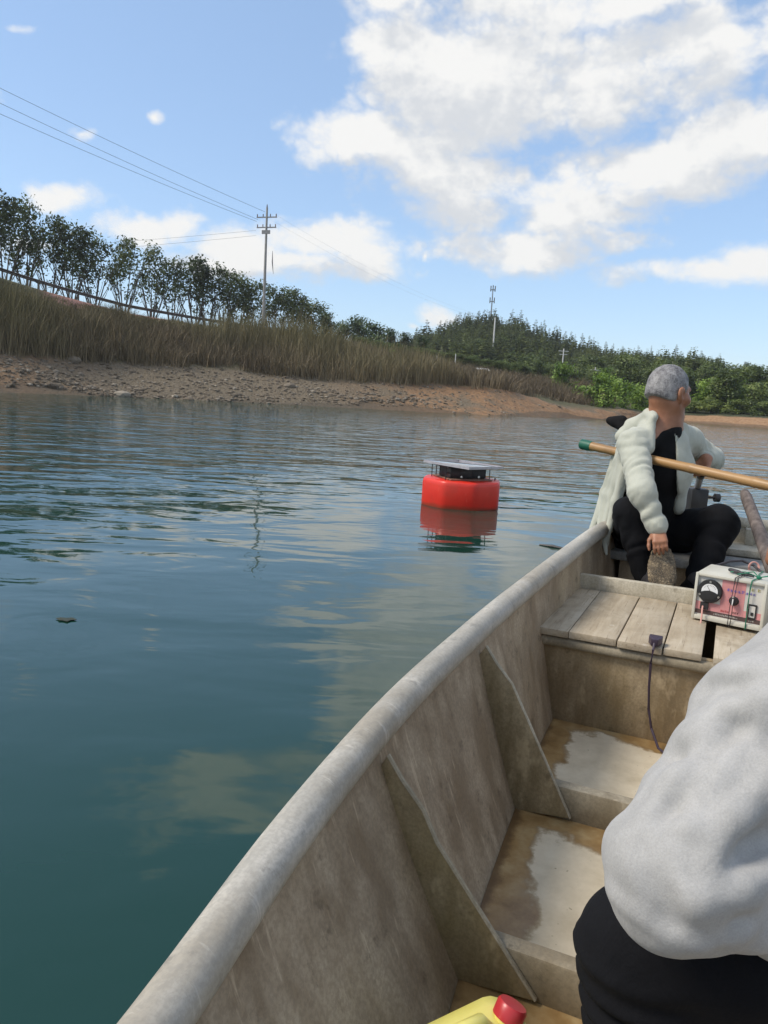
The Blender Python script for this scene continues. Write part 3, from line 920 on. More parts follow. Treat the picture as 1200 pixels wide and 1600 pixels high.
# mast and poles on the hill
base = hill_z(757, 1.97); d = (base - CAM) @ cf; h = P(757, 449, d)[2] - base[2]
mast = empty('telecom_mast', tuple(base)); tag(mast, 'thin dark telecom mast rising above the pines', 'mast')
MB().lathe([(0.26, -0.5), (0.13, h - 1.2), (0.04, h)], 8).build('shaft', steel, mast, smooth=True)
for zz in (h - 0.9, h - 4.2):
    MB().lathe([(0.75, zz), (0.75, zz + 0.08)], 10).build('platform', steel, mast)
    for k in range(3):
        a = 2.1 * k + 0.4
        MB().box((-0.14, -0.1, -0.8), (0.14, 0.1, 0.8)).build('antenna', steel, mast).location = (0.72 * math.cos(a), 0.72 * math.sin(a), zz + 0.4)
for px, ty, by, d, r, arm, mt, lab in [
        (769, 497, 560, 168, 0.20, 0.0, pale, 'plain pale concrete pole in front of the pines beside the mast'),
        (877, 545, 590, 140, 0.14, 0.9, pale, 'small pale pole with a crossarm above the light green bushes'),
        (928, 574, 600, 125, 0.11, 0.8, pale, 'small pole with a crossarm left of the head of the seated man'),
        (1195, 587, 622, 110, 0.14, 0.0, pale, 'short pale post in the bushes near the right edge'),
        (681, 556, 580, 100, 0.10, 0.0, pale, 'short white post in the reeds at the foot of the hill'),
        (710, 553, 585, 100, 0.08, 0.0, pale, 'thin post among the shrubs left of the white shed')]:
    b0 = P(px, by, d); h = P(px, ty, d)[2] - b0[2]
    t = empty('pole', tuple(b0)); tag(t, lab, 'pole')
    MB().lathe([(r, -2.0), (r * 0.7, h)], 8).build('shaft', mt, t, smooth=True)
    if arm:
        MB().box((-arm, -0.05, h - 0.5), (arm, 0.05, h - 0.38)).build('crossarm', mt, t)
        MB().box((-arm * 0.8, -0.05, h - 1.1), (arm * 0.8, 0.05, h - 1.0)).build('crossarm', mt, t)
b0 = P(752, 584, 104)
shed = empty('shed', tuple(b0), R(15)); tag(shed, 'small white shed with a low roof among the trees at the foot of the hill', 'shed')
white = simple('white_paint', (0.78, 0.78, 0.75), 0.6, var=0.05, scale=4)
MB().box((-0.8, -0.6, -1.0), (0.8, 0.6, 0.45)).build('wall', white, shed)
MB().add([(-0.95, -0.75, 0.45), (0.95, -0.75, 0.45), (0.95, 0.75, 0.45), (-0.95, 0.75, 0.45), (-0.95, 0, 0.75), (0.95, 0, 0.75)], [(0, 1, 5, 4), (3, 4, 5, 2), (0, 4, 3), (1, 2, 5), (0, 3, 2, 1)]).build('roof', white, shed)

# ================================================================== THE BOAT
YAW = R(24)                       # the boat points 24 degrees right of the view
BROT = math.pi / 2 - YAW
_ca, _sa = math.cos(YAW), math.sin(YAW)


def BW(u, v, z):
    """boat coordinates (u along the boat, v to the left, z up) -> world"""
    return np.array([u * _sa - v * _ca, u * _ca + v * _sa, z])


def frp(name, c0, c1, moss, rough=0.6, streak=(2, 2, 0.35), mossy=0.5, bump=0.25, scr=0.28):
    """weathered glass-fibre: blotchy grey, vertical streaks, scratches, olive grime"""
    m = Mat(name, rough)
    n1 = m.noise(2.6, 7, 0.62, dist=0.4); n2 = m.noise(7.0, 6, 0.6, m.mapping(streak)); n3 = m.noise(60.0, 3, 0.6)
    sc = m.noise(38.0, 4, 0.7, m.mapping((1.0, 0.25, 0.12), (0.4, 0.3, 0.5)))
    a = m.math('MULTIPLY_ADD', n2, 0.55, m.math('MULTIPLY', n1, 0.45))
    c = m.ramp(a, [(0.40, c0), (0.58, c1)])
    c = m.mix(m.math('MULTIPLY', m.fr(n1, 0.46, 0.68), mossy), c, moss)
    grime = m.noise(1.3, 8, 0.68, dist=0.8)
    c = m.mix(m.fr(grime, 0.44, 0.64, 0.0, 0.55), c, tuple(x * y for x, y in zip(c0, (0.68, 0.60, 0.48))))
    fine = m.noise(120.0, 4, 0.7)
    c = m.mix(m.fr(fine, 0.38, 0.62, 0.35, 0.0), c, tuple(x * 0.6 for x in c0))
    c = m.mix(m.fr(sc, 0.60, 0.70, 0.0, scr), c, tuple(min(1, x * 1.6) for x in c1))
    c = m.mix(m.fr(m.noise(16.0, 6, 0.7), 0.56, 0.70, 0.0, 0.6), c, tuple(x * 0.45 for x in c0))
    m.b.inputs['Specular IOR Level'].default_value = 0.3
    m.col(c); m.rgh(m.fr(n2, 0.3, 0.7, rough - 0.12, rough + 0.15))
    m.bump(m.math('MULTIPLY_ADD', n3, 0.35, m.math('MULTIPLY_ADD', n2, 0.8, sc)), bump, 0.006)
    return m


HULL_M = frp('hull_fibreglass', (0.26, 0.20, 0.135), (0.49, 0.405, 0.295), (0.30, 0.23, 0.125)).m
KNEE_M = frp('knee_fibreglass', (0.25, 0.20, 0.115), (0.49, 0.405, 0.265), (0.28, 0.225, 0.105), mossy=0.7).m
BULK_M = frp('bulkhead_fibreglass', (0.28, 0.215, 0.13), (0.50, 0.405, 0.27), (0.27, 0.20, 0.09), mossy=0.7, streak=(2, 3, 0.5)).m
LIP_M = frp('lip_fibreglass', (0.24, 0.205, 0.145), (0.41, 0.365, 0.28), (0.25, 0.2, 0.12), mossy=0.5).m
GUN_M = frp('gunwale_grey', (0.38, 0.36, 0.315), (0.54, 0.51, 0.455), (0.32, 0.29, 0.235), 0.6, (0.5, 3, 3), 0.5, 0.12, 0.25).m
CREAM_M = frp('cream_board', (0.36, 0.32, 0.24), (0.54, 0.50, 0.41), (0.40, 0.35, 0.24), mossy=0.4).m
WORN_M = frp('worn_edge', (0.30, 0.265, 0.19), (0.52, 0.475, 0.38), (0.36, 0.32, 0.22), mossy=0.3).m


def floor_mat():
    m = Mat('boat_floor', 0.55)
    sep = m.n('ShaderNodeSeparateXYZ'); m.ln(m.tc, sep.inputs[0]); u, v = sep.outputs[0], sep.outputs[1]
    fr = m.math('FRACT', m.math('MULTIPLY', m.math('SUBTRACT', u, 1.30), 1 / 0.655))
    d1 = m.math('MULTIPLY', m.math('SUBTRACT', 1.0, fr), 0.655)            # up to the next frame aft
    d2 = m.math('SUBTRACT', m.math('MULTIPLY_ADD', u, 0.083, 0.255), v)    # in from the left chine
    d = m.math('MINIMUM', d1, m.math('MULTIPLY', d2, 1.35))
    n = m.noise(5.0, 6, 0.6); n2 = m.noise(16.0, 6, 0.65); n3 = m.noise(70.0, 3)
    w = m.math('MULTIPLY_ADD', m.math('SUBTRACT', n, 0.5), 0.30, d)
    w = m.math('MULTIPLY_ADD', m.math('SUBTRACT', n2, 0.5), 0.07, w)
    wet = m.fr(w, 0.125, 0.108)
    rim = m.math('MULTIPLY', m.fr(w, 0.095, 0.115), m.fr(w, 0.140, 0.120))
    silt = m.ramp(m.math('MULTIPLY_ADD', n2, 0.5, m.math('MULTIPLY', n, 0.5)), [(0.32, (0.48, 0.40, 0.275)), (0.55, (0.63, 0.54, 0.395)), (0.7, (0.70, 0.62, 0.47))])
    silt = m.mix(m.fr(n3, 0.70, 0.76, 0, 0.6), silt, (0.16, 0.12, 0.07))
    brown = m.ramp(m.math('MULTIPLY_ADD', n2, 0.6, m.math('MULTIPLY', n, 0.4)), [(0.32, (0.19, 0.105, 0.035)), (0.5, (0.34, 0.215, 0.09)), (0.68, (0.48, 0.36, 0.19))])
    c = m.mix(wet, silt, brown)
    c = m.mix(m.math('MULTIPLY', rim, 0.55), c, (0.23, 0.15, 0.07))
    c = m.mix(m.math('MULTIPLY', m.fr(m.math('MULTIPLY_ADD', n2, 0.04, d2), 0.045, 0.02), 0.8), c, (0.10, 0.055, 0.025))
    m.col(c); m.rgh(m.math('MULTIPLY_ADD', wet, -0.42, 0.75))
    m.ln(m.math('MULTIPLY_ADD', wet, 0.3, 0.2), m.b.inputs['Specular IOR Level'])
    m.bump(m.math('MULTIPLY_ADD', n3, 0.3, n2), 0.15, 0.004)
    return m.m


UC = -0.08                                                   # centre line in v
BU = [-1.05, -0.4, 0.2, 0.58, 0.95, 1.43, 1.92, 2.29, 3.2, 3.6, 4.30]
BVG = [0.14, 0.33, 0.43, 0.49, 0.54, 0.578, 0.578, 0.572, 0.545, 0.515, 0.43]
BVC = [0.00, 0.08, 0.17, 0.25, 0.31, 0.375, 0.42, 0.45, 0.47, 0.44, 0.36]
BZG = [0.52, 0.46, 0.43, 0.42, 0.44, 0.458, 0.48, 0.492, 0.515, 0.535, 0.56]


def curve(xs, ys, x):
    """smooth interpolation (Catmull-Rom on uneven knots)"""
    x = float(x); i = int(np.clip(np.searchsorted(xs, x) - 1, 0, len(xs) - 2))
    t = (x - xs[i]) / (xs[i + 1] - xs[i])

    def sl(j):
        a, b = max(j - 1, 0), min(j + 1, len(xs) - 1); return (ys[b] - ys[a]) / (xs[b] - xs[a])
    h = xs[i + 1] - xs[i]; m0, m1 = sl(i) * h, sl(i + 1) * h
    return (2 * t**3 - 3 * t**2 + 1) * ys[i] + (t**3 - 2 * t**2 + t) * m0 + (-2 * t**3 + 3 * t**2) * ys[i + 1] + (t**3 - t**2) * m1


def vg(u): return curve(BU, BVG, u)
def vc(u): return curve(BU, BVC, u)
def zg(u): return curve(BU, BZG, u)


boat = empty('boat', (0, 0, 0), BROT)
tag(boat, 'weathered grey fibreglass work boat with plank deck and stained wet floor', 'boat')
us = np.linspace(-1.05, 4.30, 60)
FLOOR = 0.02


def side_line(u, k, inner=True):
    """points of the hull side from gunwale down to chine; k=+1 left, -1 right"""
    a, c, z = vg(u) - 0.012, vc(u), zg(u)
    off = 0.0 if inner else 0.028
    pts = []
    for t in np.linspace(0, 1, 9):
        v = a + (c - a) * (t ** 1.15); zz = z + (FLOOR - 0.004 - z) * t
        pts.append((v + off, zz - (0.0 if inner else 0.03 * t)))
    return [((v if k > 0 else 2 * UC - v), zz) for v, zz in pts]


mb = MB(); rows = []
for u in us:
    li, lo = side_line(u, 1), side_line(u, 1, False); ri, ro = side_line(u, -1), side_line(u, -1, False)
    keel = -0.14 if u > -0.6 else -0.02
    loop = li[::-1] + lo + [(UC, keel)] + ro[::-1] + ri
    rows.append([(u, v, z) for v, z in loop])
n = len(rows[0]); fs = []
for i in range(len(rows) - 1):
    for j in range(n - 1): fs.append((i * n + j, i * n + j + 1, (i + 1) * n + j + 1, (i + 1) * n + j))
mb.add([p for r in rows for p in r], fs)
mb.build('hull', HULL_M, boat, smooth=True, angle=35)
# floor
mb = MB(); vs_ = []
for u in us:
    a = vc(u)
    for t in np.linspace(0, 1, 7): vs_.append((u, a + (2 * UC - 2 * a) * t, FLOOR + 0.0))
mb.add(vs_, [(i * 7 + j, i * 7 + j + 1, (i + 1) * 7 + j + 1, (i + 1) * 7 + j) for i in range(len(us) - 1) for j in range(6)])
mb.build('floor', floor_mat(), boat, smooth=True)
# rolled gunwales
for k in (1, -1):
    pts = []
    for u in np.linspace(-1.05, 4.3, 70):
        v = vg(u); v = v if k > 0 else 2 * UC - v
        pts.append((u, v, zg(u)))
    MB().tube(pts, 0.0345, 16, flat=1.0).build('gunwale', GUN_M, boat, smooth=True)
# bow plate and transom
mb = MB(); u = 4.30
a, z = vg(u), zg(u); c = vc(u)
mb.prism([(c, -0.10), (a + 0.02, z), (2 * UC - a - 0.02, z), (2 * UC - c, -0.10)], 0.04, Matrix(((0, 0, 1, u - 0.02), (1, 0, 0, 0), (0, 1, 0, 0), (0, 0, 0, 1))))
mb.build('transom', CREAM_M, boat, bevel=0.006)
mb = MB().tube([(4.30, a, z), (4.30, 2 * UC - a, z)], 0.03, 12); mb.build('transom_rail', CREAM_M, boat, smooth=True)
u = -1.05; a, z, c = vg(u), zg(u), vc(u)
MB().prism([(c, -0.05), (a + 0.02, z), (2 * UC - a - 0.02, z), (2 * UC - c, -0.05)], 0.04, Matrix(((0, 0, 1, u - 0.02), (1, 0, 0, 0), (0, 1, 0, 0), (0, 0, 0, 1)))).build('bow_plate', HULL_M, boat, bevel=0.006)

# knees (triangular side plates) and floor frames
for u in (0.62, 1.27, 1.93):
    for k in (1, -1):
        sl = side_line(u, 1)
        inner = [(vg(u) - 0.04, zg(u) - 0.028), (vg(u) - 0.072, zg(u) - 0.070), (vg(u) - 0.118, zg(u) - 0.118), (vg(u) - 0.150, zg(u) - 0.175), (vc(u) - 0.145, FLOOR + 0.012)]
        poly = [(v + 0.004, z) for v, z in sl[1:]] + inner[::-1]
        if k < 0: poly = [(2 * UC - v, z) for v, z in poly]
        MB().prism(poly, 0.012, Matrix(((0, 0, 1, u - 0.002), (1, 0, 0, 0), (0, 1, 0, 0), (0, 0, 0, 1)))).build('knee', KNEE_M, boat, bevel=0.003)
        # worn pale edge strip of the knee
        e = [Vector((u + 0.004, (v if k > 0 else 2 * UC - v), z)) for v, z in inner]
        MB().tube(e, 0.0066, 6, flat=0.55).build('knee_edge', WORN_M, boat, smooth=True)
    a = vc(u) - 0.01
    MB().box((u + 0.012, 2 * UC - a, FLOOR - 0.01), (u + 0.052, a, FLOOR + 0.088)).build('floor_frame', LIP_M, boat, bevel=0.006)

# bulkhead and its plank deck
ub = 2.585
sl = side_line(ub, 1)
poly = [(v + 0.004, z) for v, z in sl if z < 0.325]
poly = [(sl[0][0] - 0.012, 0.325)] + poly
full = poly + [(2 * UC - v, z) for v, z in poly[::-1]]
MB().prism(full, 0.03, Matrix(((0, 0, 1, ub), (1, 0, 0, 0), (0, 1, 0, 0), (0, 0, 0, 1)))).build('bulkhead', BULK_M, boat, bevel=0.004)
MB().box((ub - 0.022, 2 * UC - 0.548, 0.282), (ub + 0.05, 0.548, 0.322)).build('bulkhead_lip', LIP_M, boat, bevel=0.016, seg=3)
ub2 = 3.27
sl = side_line(ub2, 1); poly = [(sl[0][0] - 0.012, 0.325)] + [(v + 0.004, z) for v, z in sl if z < 0.325]
MB().prism(poly + [(2 * UC - v, z) for v, z in poly[::-1]], 0.03, Matrix(((0, 0, 1, ub2), (1, 0, 0, 0), (0, 1, 0, 0), (0, 0, 0, 1)))).build('bulkhead', BULK_M, boat, bevel=0.004)


def plank_mat():
    m = Mat('deck_plank', 0.75)
    r = m.rand()
    off = m.n('ShaderNodeVectorMath', operation='MULTIPLY_ADD'); m.ln(r, off.inputs[0]); off.inputs[1].default_value = (17, 31, 7); m.ln(m.tc, off.inputs[2])
    g = m.noise(9.0, 6, 0.6, m.mapping((0.35, 3.5, 3.5), src=off.outputs[0]), 0.8); n = m.noise(4.0, 6, 0.6, off.outputs[0]); f = m.noise(40.0, 4, 0.7, m.mapping((0.15, 2.5, 2.5), src=off.outputs[0]))
    c = m.ramp(m.math('MULTIPLY_ADD', g, 0.5, m.math('MULTIPLY', n, 0.5)), [(0.32, (0.27, 0.215, 0.145)), (0.5, (0.42, 0.355, 0.26)), (0.68, (0.54, 0.475, 0.37))])
    c = m.mix(m.fr(f, 0.56, 0.70, 0, 0.7), c, (0.17, 0.13, 0.09))
    c = m.mix(m.fr(m.noise(3.0, 7, 0.7, off.outputs[0], 0.6), 0.48, 0.66, 0, 0.5), c, (0.20, 0.16, 0.105))
    c = m.mix(m.fr(m.noise(11.0, 5, 0.7, off.outputs[0]), 0.64, 0.72, 0, 0.5), c, (0.62, 0.58, 0.5))
    c = m.mix(m.math('MULTIPLY', m.math('SUBTRACT', r, 0.4), 0.45), c, (0.33, 0.27, 0.2))
    m.b.inputs['Specular IOR Level'].default_value = 0.25
    m.col(c); m.bump(m.math('MULTIPLY_ADD', f, 0.7, g), 0.35, 0.004)
    return m.m


PLANK = plank_mat()
edges = [(0.545, 0.432, 0.000), (0.430, 0.275, 0.002), (0.2705, 0.131, -0.002), (0.1265, 0.012, 0.004), (-0.022, -0.165, 0.014), (-0.169, -0.318, 0.006), (-0.322, -0.47, 0.01), (-0.474, -0.60, 0.004), (-0.604, -0.70, 0.0)]
for a, b, du in edges:
    z0 = 0.3235
    dz = -0.006 if b < -0.02 and b > -0.2 else 0.0
    pm = MB()
    vs_ = [(2.556 + du, a, z0 + dz), (2.556 + du * 1.8, b, z0 + dz), (3.232, b, z0 + dz), (3.232, min(a, 0.52), z0 + dz)]
    vs_ += [(x, y, z + 0.024 + rng.uniform(-0.0015, 0.0015)) for x, y, z in vs_]
    pm.add(vs_, [(0, 3, 2, 1), (4, 5, 6, 7), (0, 1, 5, 4), (1, 2, 6, 5), (2, 3, 7, 6), (3, 0, 4, 7)])
    pm.build('plank', PLANK, boat, bevel=0.0025)
MB().box((3.234, 2 * UC - 0.525, 0.3235), (3.268, 0.525, 0.405)).build('deck_coaming', CREAM_M, boat, bevel=0.004)

# stern seat and ledge
SEATZ = 0.43
GREY_SEAT = frp('seat_fibreglass', (0.20, 0.20, 0.19), (0.36, 0.355, 0.335), (0.22, 0.2, 0.16), mossy=0.3).m
MB().box((3.76, 2 * UC - 0.49, SEATZ - 0.045), (4.02, 0.49, SEATZ)).build('stern_seat', GREY_SEAT, boat, bevel=0.008)
MB().box((3.80, 2 * UC - 0.43, FLOOR), (3.83, 0.43, SEATZ - 0.046)).build('seat_support', HULL_M, boat)
MB().box((4.03, 2 * UC - 0.45, SEATZ + 0.0), (4.275, 0.45, SEATZ + 0.035)).build('stern_ledge', CREAM_M, boat, bevel=0.006)
for v in (-0.13, -0.34, 0.12):
    MB().box((4.20, v - 0.02, SEATZ + 0.0355), (4.278, v + 0.02, 0.545)).build('transom_bracket', CREAM_M, boat, bevel=0.004)

# ================================================================== THINGS IN THE BOAT
def frame_at(name, o, xdir, label, cat, group=None):
    """Empty at o whose x axis looks along xdir (level)"""
    e = empty(name, tuple(o), math.atan2(xdir[1], xdir[0])); tag(e, label, cat, group); return e


BLACK = simple('black_plastic', (0.02, 0.02, 0.021), 0.45, var=0.25)
CREAM = simple('case_enamel', (0.56, 0.54, 0.46), 0.4, var=0.06, scale=9, bump=0.05)
WHITE = simple('panel_white', (0.58, 0.56, 0.51), 0.5, var=0.08, scale=14)
PINK = simple('panel_pink', (0.62, 0.27, 0.265), 0.5, var=0.14, scale=12)
BROWN = simple('panel_brown', (0.09, 0.055, 0.05), 0.5)
DIAL = simple('dial_white', (0.75, 0.75, 0.74), 0.35, var=0.04)
GREEN = simple('green_cord', (0.01, 0.16, 0.085), 0.6, var=0.25, scale=60)
DARKCORD = simple('dark_cord', (0.04, 0.035, 0.04), 0.6)
CHROME = simple('screw_metal', (0.6, 0.6, 0.58), 0.3, 0.9)
VIOLET = simple('print_violet', (0.16, 0.12, 0.42), 0.5)
GOLD = simple('print_gold', (0.35, 0.30, 0.06), 0.5)
REDP = simple('print_red', (0.45, 0.06, 0.06), 0.5)
WIREP = simple('wire_pink', (0.62, 0.33, 0.28), 0.5)

a = PZ(1079, 967, 0.348); b = PZ(1190, 990, 0.348)
bx = frame_at('instrument_box', a, b - a, 'cream instrument box with round meter, pink panel and green cord on the deck planks', 'instrument box')
BWD = float(np.linalg.norm((b - a)[:2])); BHT = 0.178; BDP = 0.215
mb = MB().box((0, 0.012, 0.006), (BWD, BDP, BHT)); mb.build('case', CREAM, bx, bevel=0.006)
# frame lip round the front
fw = 0.010
mb = MB().box((0, 0, 0.006), (fw, 0.0118, BHT)).box((BWD - fw, 0, 0.006), (BWD, 0.0118, BHT)).box((fw, 0, 0.006), (BWD - fw, 0.0118, 0.006 + fw * 1.6)).box((fw, 0, BHT - fw), (BWD - fw, 0.0118, BHT))
mb.build('front_frame', CREAM, bx, bevel=0.0015)


def fx(t): return fw + (BWD - 2 * fw) * t
def fz(t): return (BHT - fw) - (BHT - fw - 0.006 - fw * 1.6) * t


def patch(name, x0, x1, y0, y1, mat, dy, th=0.0012, parent=None):
    return MB().box((fx(x0), dy, fz(y1)), (fx(x1), dy + th, fz(y0))).build(name, mat, parent or bx)


patch('front_panel', 0, 1, 0, 1, WHITE, 0.0100, 0.0018)
patch('pink_print', 0.37, 0.73, 0.02, 0.86, PINK, 0.0092, 0.0007)
patch('pink_print', 0.0, 0.368, 0.66, 0.86, PINK, 0.0092, 0.0007)
patch('pink_print', 0.732, 1.0, 0.70, 0.86, PINK, 0.0092, 0.0007)
patch('brown_print', 0.0, 1.0, 0.865, 0.97, BROWN, 0.0092, 0.0007)
FR = Matrix.Rotation(R(90), 4, 'X')      # lathe axis (z) -> towards the viewer (-y)


def disc(name, x, z, prof, mat, parent=None, n=28):
    M = Matrix.Translation((x, 0.010, z)) @ FR
    return MB().lathe(prof, n, M).build(name, mat, parent or bx, smooth=True)


mx, mz, mr = fx(0.20), fz(0.36), 0.043
meter = disc('meter', mx, mz, [(mr, 0), (mr, 0.010), (mr - 0.003, 0.014), (mr - 0.012, 0.014), (mr - 0.014, 0.012)], BLACK)
disc('meter_face', mx, mz, [(mr - 0.0145, 0.0), (mr - 0.0145, 0.0135)], DIAL, meter)
seg = [(math.cos(t) * 0.030, math.sin(t) * 0.030 - 0.001) for t in np.linspace(R(188), R(352), 14)]
seg = [(x, z) for x, z in seg] + [(0.018, 0.000), (0.0, 0.004), (-0.018, 0.000)]
MB().prism([(mx + x, mz + z) for x, z in seg][::-1], 0.003, Matrix(((1, 0, 0, 0), (0, 0, -1, -0.0036), (0, 1, 0, 0), (0, 0, 0, 1)))).build('meter_cover', BLACK, meter)
MB().tube([(mx + 0.002, -0.0045, mz + 0.002), (mx - 0.010, -0.0045, mz + 0.021)], 0.0007, 4).build('meter_needle', BLACK, meter)
for t in np.linspace(R(35), R(145), 9):
    MB().tube([(mx + math.cos(t) * 0.021, -0.0042, mz + math.sin(t) * 0.021), (mx + math.cos(t) * 0.0245, -0.0042, mz + math.sin(t) * 0.0245)], 0.0005, 4).build('scale_mark', BLACK, meter)
for t in (90, 205, 335):
    disc('screw', mx + math.cos(R(t)) * 0.036, mz + math.sin(R(t)) * 0.036, [(0.004, 0.012), (0.004, 0.0152)], CHROME, meter, 10)
kx, kz = fx(0.575), fz(0.50)
knob = disc('knob', kx, kz, [(0.017, 0), (0.017, 0.003), (0.0125, 0.006), (0.011, 0.020), (0.009, 0.022)], BLACK, n=20)
MB().box((kx - 0.002, -0.015, kz - 0.011), (kx + 0.002, -0.012, kz + 0.011)).build('knob_pointer', DIAL, knob)
for t in np.linspace(R(-40), R(220), 9):
    MB().tube([(kx + math.cos(t) * 0.020, 0.0088, kz + math.sin(t) * 0.020), (kx + math.cos(t) * 0.0225, 0.0088, kz + math.sin(t) * 0.0225)], 0.0005, 4).build('scale_mark', VIOLET, knob)
sw = patch('switch', 0.80, 0.925, 0.50, 0.86, BLACK, 0.0055, 0.0035)
patch('switch_plate', 0.82, 0.905, 0.54, 0.82, WHITE, 0.0040, 0.0014, sw)
MB().box((fx(0.845), 0.0005, fz(0.77)), (fx(0.885), 0.0038, fz(0.69))).build('switch_rocker', BLACK, sw, bevel=0.001)
so = patch('socket', 0.075, 0.20, 0.66, 0.84, BLACK, 0.001, 0.008)
MB().tube([(fx(0.12), 0.0, fz(0.76)), (fx(0.13), -0.012, fz(0.84)), (fx(0.14), -0.016, fz(1.0)), (fx(0.14), -0.02, 0.012), (fx(0.16), -0.035, -0.02), (fx(0.165), -0.04, -0.08)], 0.003, 6).build('socket_wire', WIREP, bx, smooth=True)
# printed marks: too small to read in the photo, kept as strokes of the same size and colour


def glyph(x, z, s, mat, r, name='print_mark'):
    mb = MB(); y = 0.0084
    for k in range(r.integers(2, 4)):
        zz = z + s * (k / 3 - 0.35) + r.uniform(-.06, .06) * s
        mb.box((x - s * r.uniform(0.25, 0.45), y, zz), (x + s * r.uniform(0.25, 0.45), y + 0.0004, zz + s * 0.11))
    for k in range(r.integers(1, 3)):
        xx = x + s * r.uniform(-0.35, 0.35)
        mb.box((xx, y - 0.0003, z - s * 0.45), (xx + s * 0.11, y - 0.0001, z + s * r.uniform(0.2, 0.45)))
    mb.build(name, mat, bx)


gr = np.random.default_rng(5)
for i in range(8): glyph(fx(0.47 + 0.056 * i), fz(0.245 + 0.008 * (i % 2)), 0.0115, VIOLET, gr)
glyph(fx(0.83), fz(0.14), 0.012, GOLD, gr); glyph(fx(0.92), fz(0.13), 0.014, GOLD, gr)
for i in range(4): glyph(fx(0.40 + 0.034 * i), fz(0.80), 0.0085, REDP, gr)
for i in range(3): glyph(fx(0.58 + 0.036 * i), fz(0.80), 0.0085, BROWN, gr)
for i in range(15): glyph(fx(0.30 + 0.025 * i), fz(0.918), 0.006, WHITE, gr)
for i in range(3): glyph(fx(0.83 + 0.03 * i), fz(0.918), 0.006, WHITE, gr)
# green cord tied round the box, and a darker one
T_ = BHT + 0.003
gc = [(fx(0.80), -0.003, 0.004), (fx(0.795), -0.004, fz(0.6)), (fx(0.80), -0.0035, fz(0.1)), (fx(0.81), -0.002, T_), (fx(0.86), 0.06, T_ + 0.002), (fx(0.80), 0.13, T_ + 0.002), (fx(0.79), BDP + 0.003, T_), (fx(0.79), BDP + 0.004, 0.02)]
cord = empty('green_cord', tuple(P(1175, 895, 2.75))); cord.matrix_world = bx.matrix_basis.copy()
tag(cord, 'thin green cord tied in a knot round the instrument box', 'cord')
MB().tube(gc, 0.0022, 6).build('loop', GREEN, cord, smooth=True)
kc = Vector((fx(0.86), 0.06, T_ + 0.004))
for dx, dy, dz in ((-0.10, 0.02, 0.0), (-0.07, -0.025, 0.003), (0.07, -0.03, 0.004), (0.075, 0.02, 0.003), (-0.05, 0.05, 0.002)):
    MB().tube([kc, kc + Vector((dx * 0.5, dy * 0.6, 0.010 + dz)), kc + Vector((dx, dy, dz))], 0.002, 6).build('loose_end', GREEN, cord, smooth=True)
MB().lathe([(0.001, -0.007), (0.009, -0.003), (0.009, 0.003), (0.001, 0.007)], 10, Matrix.Translation(kc)).build('knot', GREEN, cord, smooth=True)
for k, x in enumerate((0.56, 0.60)):
    o = MB().tube([(fx(x - 0.03), -0.003, 0.002), (fx(x - 0.012), -0.016, fz(0.55)), (fx(x), -0.003, fz(0.05)), (fx(x), -0.002, T_), (fx(x + 0.02), 0.05, T_ + 0.001), (fx(x + 0.1), 0.12, T_ + 0.001)], 0.0016, 5).build('cord_strand', DARKCORD, cord, smooth=True)
pr = empty('probe_pen'); pr.matrix_world = bx.matrix_basis @ Matrix.Translation((fx(0.36), 0.10, T_ + 0.008)) @ Matrix.Rotation(R(-33), 4, 'Z')
tag(pr, 'black probe pen lying on top of the instrument box', 'probe')
MB().lathe([(0.004, 0), (0.007, 0.005), (0.0075, 0.05), (0.006, 0.055), (0.0045, 0.10), (0.003, 0.115)], 10, Matrix.Rotation(R(90), 4, 'Y')).build('barrel', BLACK, pr, smooth=True)
MB().lathe([(0.0082, 0.012), (0.0082, 0.045)], 10, Matrix.Rotation(R(90), 4, 'Y')).build('grip', DARKCORD, pr, smooth=True)

# loose black cables behind the box and a twist of pink wire
pts = [P(1118, 884, 3.05), P(1140, 877, 3.1), P(1160, 876, 3.12), P(1178, 884, 3.1), P(1192, 896, 3.05), P(1215, 905, 3.0)]
tag(MB().tube(pts, 0.005, 7).build('black_cable', DARKCORD, smooth=True), 'black cable arching behind the instrument box', 'cable')
pts = [P(1178 + 9 * math.cos(t) * (1 - t / 60), 888 - 9 * math.sin(t) * 1.1, 3.06 + 0.004 * t) for t in np.linspace(0, 17, 60)]
tag(MB().tube(pts, 0.0028, 5).build('wire_coil', WIREP, smooth=True), 'small coil of pink wire behind the instrument box', 'wire')

# plug and its lead hanging down the bulkhead
pg = frame_at('power_plug', BW(2.575, 0.155, 0.352), BW(1, 0, 0), 'dark plug on the deck edge with its lead hanging down the bulkhead', 'plug')
PLUM = simple('lead_plum', (0.045, 0.03, 0.05), 0.5)
MB().prism([(-0.032, -0.010), (0.0, -0.021), (0.026, -0.021), (0.026, 0.021), (0.0, 0.021), (-0.032, 0.010)], 0.024).build('plug_body', PLUM, pg, bevel=0.003)
for y in (-0.009, 0.009): MB().box((0.0262, y - 0.003, 0.008), (0.034, y + 0.003, 0.016)).build('pin_socket', BLACK, pg)
pw = [BW(2.545, 0.155, 0.362), BW(2.53, 0.156, 0.345), BW(2.525, 0.158, 0.30), BW(2.535, 0.156, 0.22), BW(2.545, 0.15, 0.14), BW(2.54, 0.135, 0.08), BW(2.50, 0.105, 0.035), BW(2.42, 0.03, 0.026), BW(2.2, -0.1, 0.026), BW(1.9, -0.25, 0.115), BW(1.6, -0.3, 0.03)]
l_ = pg.matrix_basis.inverted()
MB().tube([l_ @ Vector(p) for p in pw], 0.0042, 8).build('lead', PLUM, pg, smooth=True)

